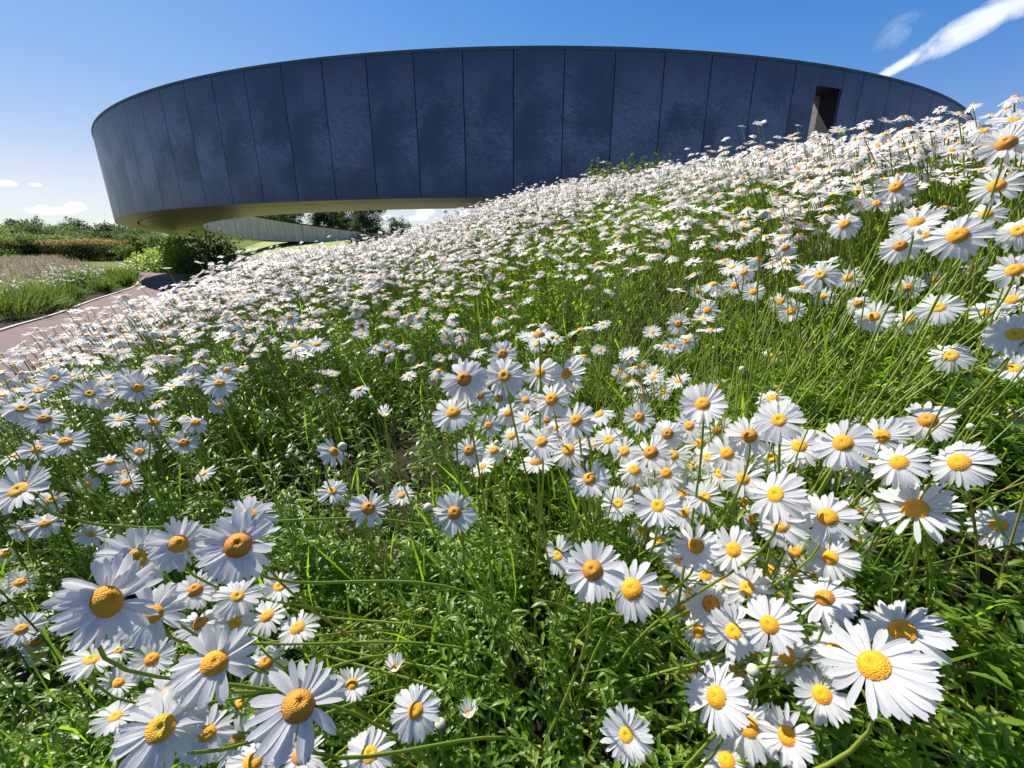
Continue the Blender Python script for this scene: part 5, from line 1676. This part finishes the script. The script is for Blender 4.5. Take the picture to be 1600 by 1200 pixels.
def build_left_bed():
    """bed on the far side of the path: tufts, pinkish grass haze, white umbels"""
    def side_ok(x, y):
        m, dd = in_path_mask(x, y)
        c = (PL + PR) / 2
        k = np.argmin((x[:, None] - c[:, 0]) ** 2 + (y[:, None] - c[:, 1]) ** 2, 1)
        t = np.gradient(c, axis=0)[k]
        side = (x - c[k, 0]) * t[:, 1] - (y - c[k, 1]) * t[:, 0]
        return (dd > .15) & (side < 0), dd
    def area(n, x0, x1, y0, y1):
        x = RNG.uniform(x0, x1, n); y = RNG.uniform(y0, y1, n)
        ok, dd = side_ok(x, y)
        a = np.degrees(np.arctan2(x, y))
        ok &= (a > -62) & (y > 4)
        return x[ok], y[ok], dd[ok]
    # green base
    x, y, dd = area(90000, -70, -8, 5, 62)
    r = np.hypot(x, y); keep = RNG.random(len(x)) < np.clip((22 / r) ** 1.1, .3, 1) * np.clip((dd - .25) / .5, 0, 1)
    x, y, r = x[keep], y[keep], r[keep]; n = len(x)
    bag = Bag()
    P = np.c_[x, y, RNG.uniform(0, .22, n)]
    leaves(bag, LEAF_F, P, rdir(n, .2, .9), .07 + r * .0050, .03 + r * .0026, np.clip(hash_noise(x, y, 1.4, 77) * .8 + RNG.normal(.1, .15, n), 0, .95))
    o = link('bed_undergrowth', bag.mesh('bed_undergrowth', [M['tuft']])); tag(o, 'low green undergrowth filling the bed left of the path', 'undergrowth', kind='stuff')
    # haze of dry grass heads
    x, y, dd = area(150000, -75, -10, 8, 58)
    r = np.hypot(x, y)
    f = np.where(r > 32, np.clip(dd / .8, 0, 1), np.clip((dd - 1.6) / 2.5, 0, 1)) * np.clip(.5 + hash_noise(x, y, 3.0, 6), 0, 1)
    keep = RNG.random(len(x)) < f * np.clip((25 / r) ** .8, .45, 1); x, y, r = x[keep], y[keep], r[keep]; n = len(x)
    bag = Bag()
    h = RNG.uniform(.45, .85, n)
    P = np.c_[x, y, h * .45]
    D = nrm(np.c_[RNG.normal(-.25, .25, n), RNG.normal(0, .25, n), np.ones(n)])
    leaves(bag, LEAF_F, P, D, h * .6, (.006 + r * .0005), RNG.random(n), hint=rdir(n, -.2, .2))
    o = link('feather_grass', bag.mesh('feather_grass', [M['dry_grass']])); tag(o, 'hazy pinkish-brown flowering grass in the bed left of the path', 'grass', kind='stuff')
    # white umbels
    x, y, dd = area(16000, -40, -9, 7, 40)
    r = np.hypot(x, y)
    a = np.degrees(np.arctan2(x, y))
    f = np.where((r > 17) & (r < 33) & (a > -46), .8, .08) * np.clip((dd - .4) / .6, 0, 1) * (hash_noise(x, y, 2.0, 9) > .35)
    f = np.where((r < 16) & (a < -46), .4, f)
    keep = RNG.random(len(x)) < f; x, y, r = x[keep], y[keep], r[keep]; n = len(x)
    bag, sb = Bag(), Bag()
    h = RNG.uniform(.35, .62, n)
    for k in range(4):
        P = np.c_[x + RNG.normal(0, .05, n), y + RNG.normal(0, .05, n), h + RNG.normal(0, .02, n)]
        leaves(bag, LEAF_F, P, nrm(np.c_[RNG.normal(size=(n, 2)), np.full(n, .15)]), np.full(n, .10), np.full(n, .09), RNG.random(n), curl=.1)
    tubes(sb, np.c_[x, y, 0 * x], np.c_[x, y, h * .5], np.c_[x, y, h], np.full(n, .005), np.full(n, .004), 1, RNG.random(n))
    o = link('white_umbels', bag.mesh('white_umbels', [M['yarrow']])); tag(o, 'flat white flower heads dotted over the bed left of the path', 'flowers', kind='stuff')
    c = link('stalk_mass', sb.mesh('stalk_mass', [M['stem']]), o); tag(c, kind='stuff')
    # grass tufts along the edge
    labs = ['biggest bright green grass tuft at the left edge beside the path', 'second grass tuft along the path, right of the biggest', 'small round grass tuft on the soil edge of the left bed', 'dark green tuft in the middle of the left bed edge',
            'yellow-green iris-like tuft standing in the left bed', 'fine green tuft near the bend of the path', 'low tuft at the bend of the path beside the pale edging', 'tuft behind the low one at the path bend', 'leafy tuft between the iris-like one and the soil', 'far green tuft at the inner corner of the bend']
    spots = [(22, 497, .62, .75), (78, 487, .45, .5), (98, 483, .35, .4), (112, 470, .45, .5), (130, 455, .5, .75), (165, 457, .4, .45), (196, 447, .45, .55), (182, 440, .5, .6), (72, 475, .5, .55), (206, 440, .4, .5)]
    for i, ((px, py, w, h), lab) in enumerate(zip(spots, labs)):
        x, y = pground(px, py)
        dd = math.hypot(x, y)
        root = empty('grass_tuft', (x, y, 0)); tag(root, lab, 'grass tuft', 'grass tufts along the bed edge')
        n = 260
        P = np.c_[RNG.normal(0, w * .28, (n, 2)), np.zeros(n)]
        D = nrm(np.c_[P[:, :2] * 1.6 + RNG.normal(0, .2, (n, 2)), np.full(n, .8)])
        b = Bag(); leaves(b, LEAF_M, P, D, h * RNG.uniform(.6, 1.25, n), np.full(n, .010 + dd * .0007), np.clip(RNG.normal(.45, .2, n), 0, .95), curl=RNG.uniform(.3, 1.5, n), hint=rdir(n, -.2, .2))
        link('blades' if False else 'foliage', b.mesh('foliage', [M['tuft']]), root)


build_left_bed()


def build_lawn():
    """mown lawn seen under the ring: a thin sheet over the far bank"""
    xs = np.linspace(-30, 6, 60); ys = np.linspace(26.5, 62, 60)
    X, Y = np.meshgrid(xs, ys)
    Z = ground(X, Y)
    m, dd = in_path_mask(X, Y)
    V = np.c_[X.ravel(), Y.ravel(), Z.ravel() + .03]
    i = np.arange(59)[:, None]; j = np.arange(59)[None]
    F = np.stack([i * 60 + j, i * 60 + j + 1, (i + 1) * 60 + j + 1, (i + 1) * 60 + j], -1).reshape(-1, 4)
    ok = (dd.ravel()[F] > .8).all(1) & (X.ravel()[F] > -27).all(1)
    mt, t, b, out = new_mat('mown_lawn')
    tc = t.n('ShaderNodeTexCoord')
    n1 = t.n('ShaderNodeTexNoise', {'Vector': tc.outputs['Object'], 'Scale': 1.5, 'Detail': 12.0, 'Roughness': .75})
    c = t.ramp(n1.outputs[0], [(.35, (.17, .22, .03)), (.65, (.30, .34, .055))])
    mt.node_tree.links.new(c, b.inputs['Base Color']); b.inputs['Roughness'].default_value = .9
    tag(link('lawn', mesh_np('lawn', V, [F[ok]], mt, smooth=True)), kind='structure')


build_lawn()


def build_seed_stalks():
    """brown seed heads standing on the skyline of the slope"""
    spots = [(668, 356), (676, 352), (688, 348), (697, 331), (703, 345), (716, 333), (722, 340), (733, 336), (745, 333), (660, 358), (752, 330), (764, 327)]
    labs = ['lowest brown seed stalk at the left of the skyline row', 'short brown seed stalk, third from the left on the skyline', 'brown seed stalk left of the tallest on the skyline', 'tallest brown seed stalk with a bristly head on the skyline',
            'short seed stalk just right of the tallest', 'tall seed stalk with a round head in the middle of the row', 'thin seed stalk beside the tall round-headed one', 'seed stalk right of the row middle on the skyline', 'seed stalk near the white crest under the soffit',
            'leftmost tiny seed stalk of the skyline row', 'second seed stalk from the right on the skyline', 'rightmost seed stalk of the skyline row']
    rnd = random.Random(3)
    for (px, py), lab in zip(spots, labs):
        x, y, z = pdist(px, py, rnd.uniform(7.4, 8.4))
        g = gz(x, y)
        root = empty('seed_stalk', (x, y, g)); tag(root, lab, 'plant', 'brown seed stalks on the skyline')
        h = z - g
        V, F = stem_mesh([np.array([.02 * math.sin(t * 3), 0, t * h]) for t in np.linspace(0, 1, 7)], .006, .004, 5)
        link('stem', mesh_np('stem', V, [F], M['cardoon']), root)
        b = Bag(); n = 40
        D = rdir(n, -.3, 1)
        leaves(b, LEAF_F, np.tile(np.array([[0.02 * math.sin(3), 0, h]]), (n, 1)), D, np.full(n, .038), np.full(n, .012), RNG.random(n))
        o = link('seed_head', b.mesh('seed_head', [M['cardoon']]), root)
    # one green spike before the doorway
    x, y, z = pdist(1311, 206, 3.9); g = gz(x, y)
    root = empty('weed_spike', (x, y, g)); tag(root, 'single green weed spike standing in front of the doorway', 'plant')
    V, F = stem_mesh([np.array([.02 * t, 0, t * (z - g)]) for t in np.linspace(0, 1, 7)], .005, .002, 5)
    link('stem', mesh_np('stem', V, [F], M['stem'], tone=np.full(len(V), .5)), root)
    b = Bag(); n = 90; t = RNG.uniform(.62, 1, n)
    leaves(b, LEAF_F, np.c_[.02 * t, 0 * t, t * (z - g)], rdir(n, .1, 1), np.full(n, .028), np.full(n, .014), RNG.random(n))
    link('foliage', b.mesh('foliage', [M['leaf']]), root)


build_seed_stalks()
for o in list(bpy.data.objects):
    if o.type == 'EMPTY' and not o.children:
        bpy.data.objects.remove(o)
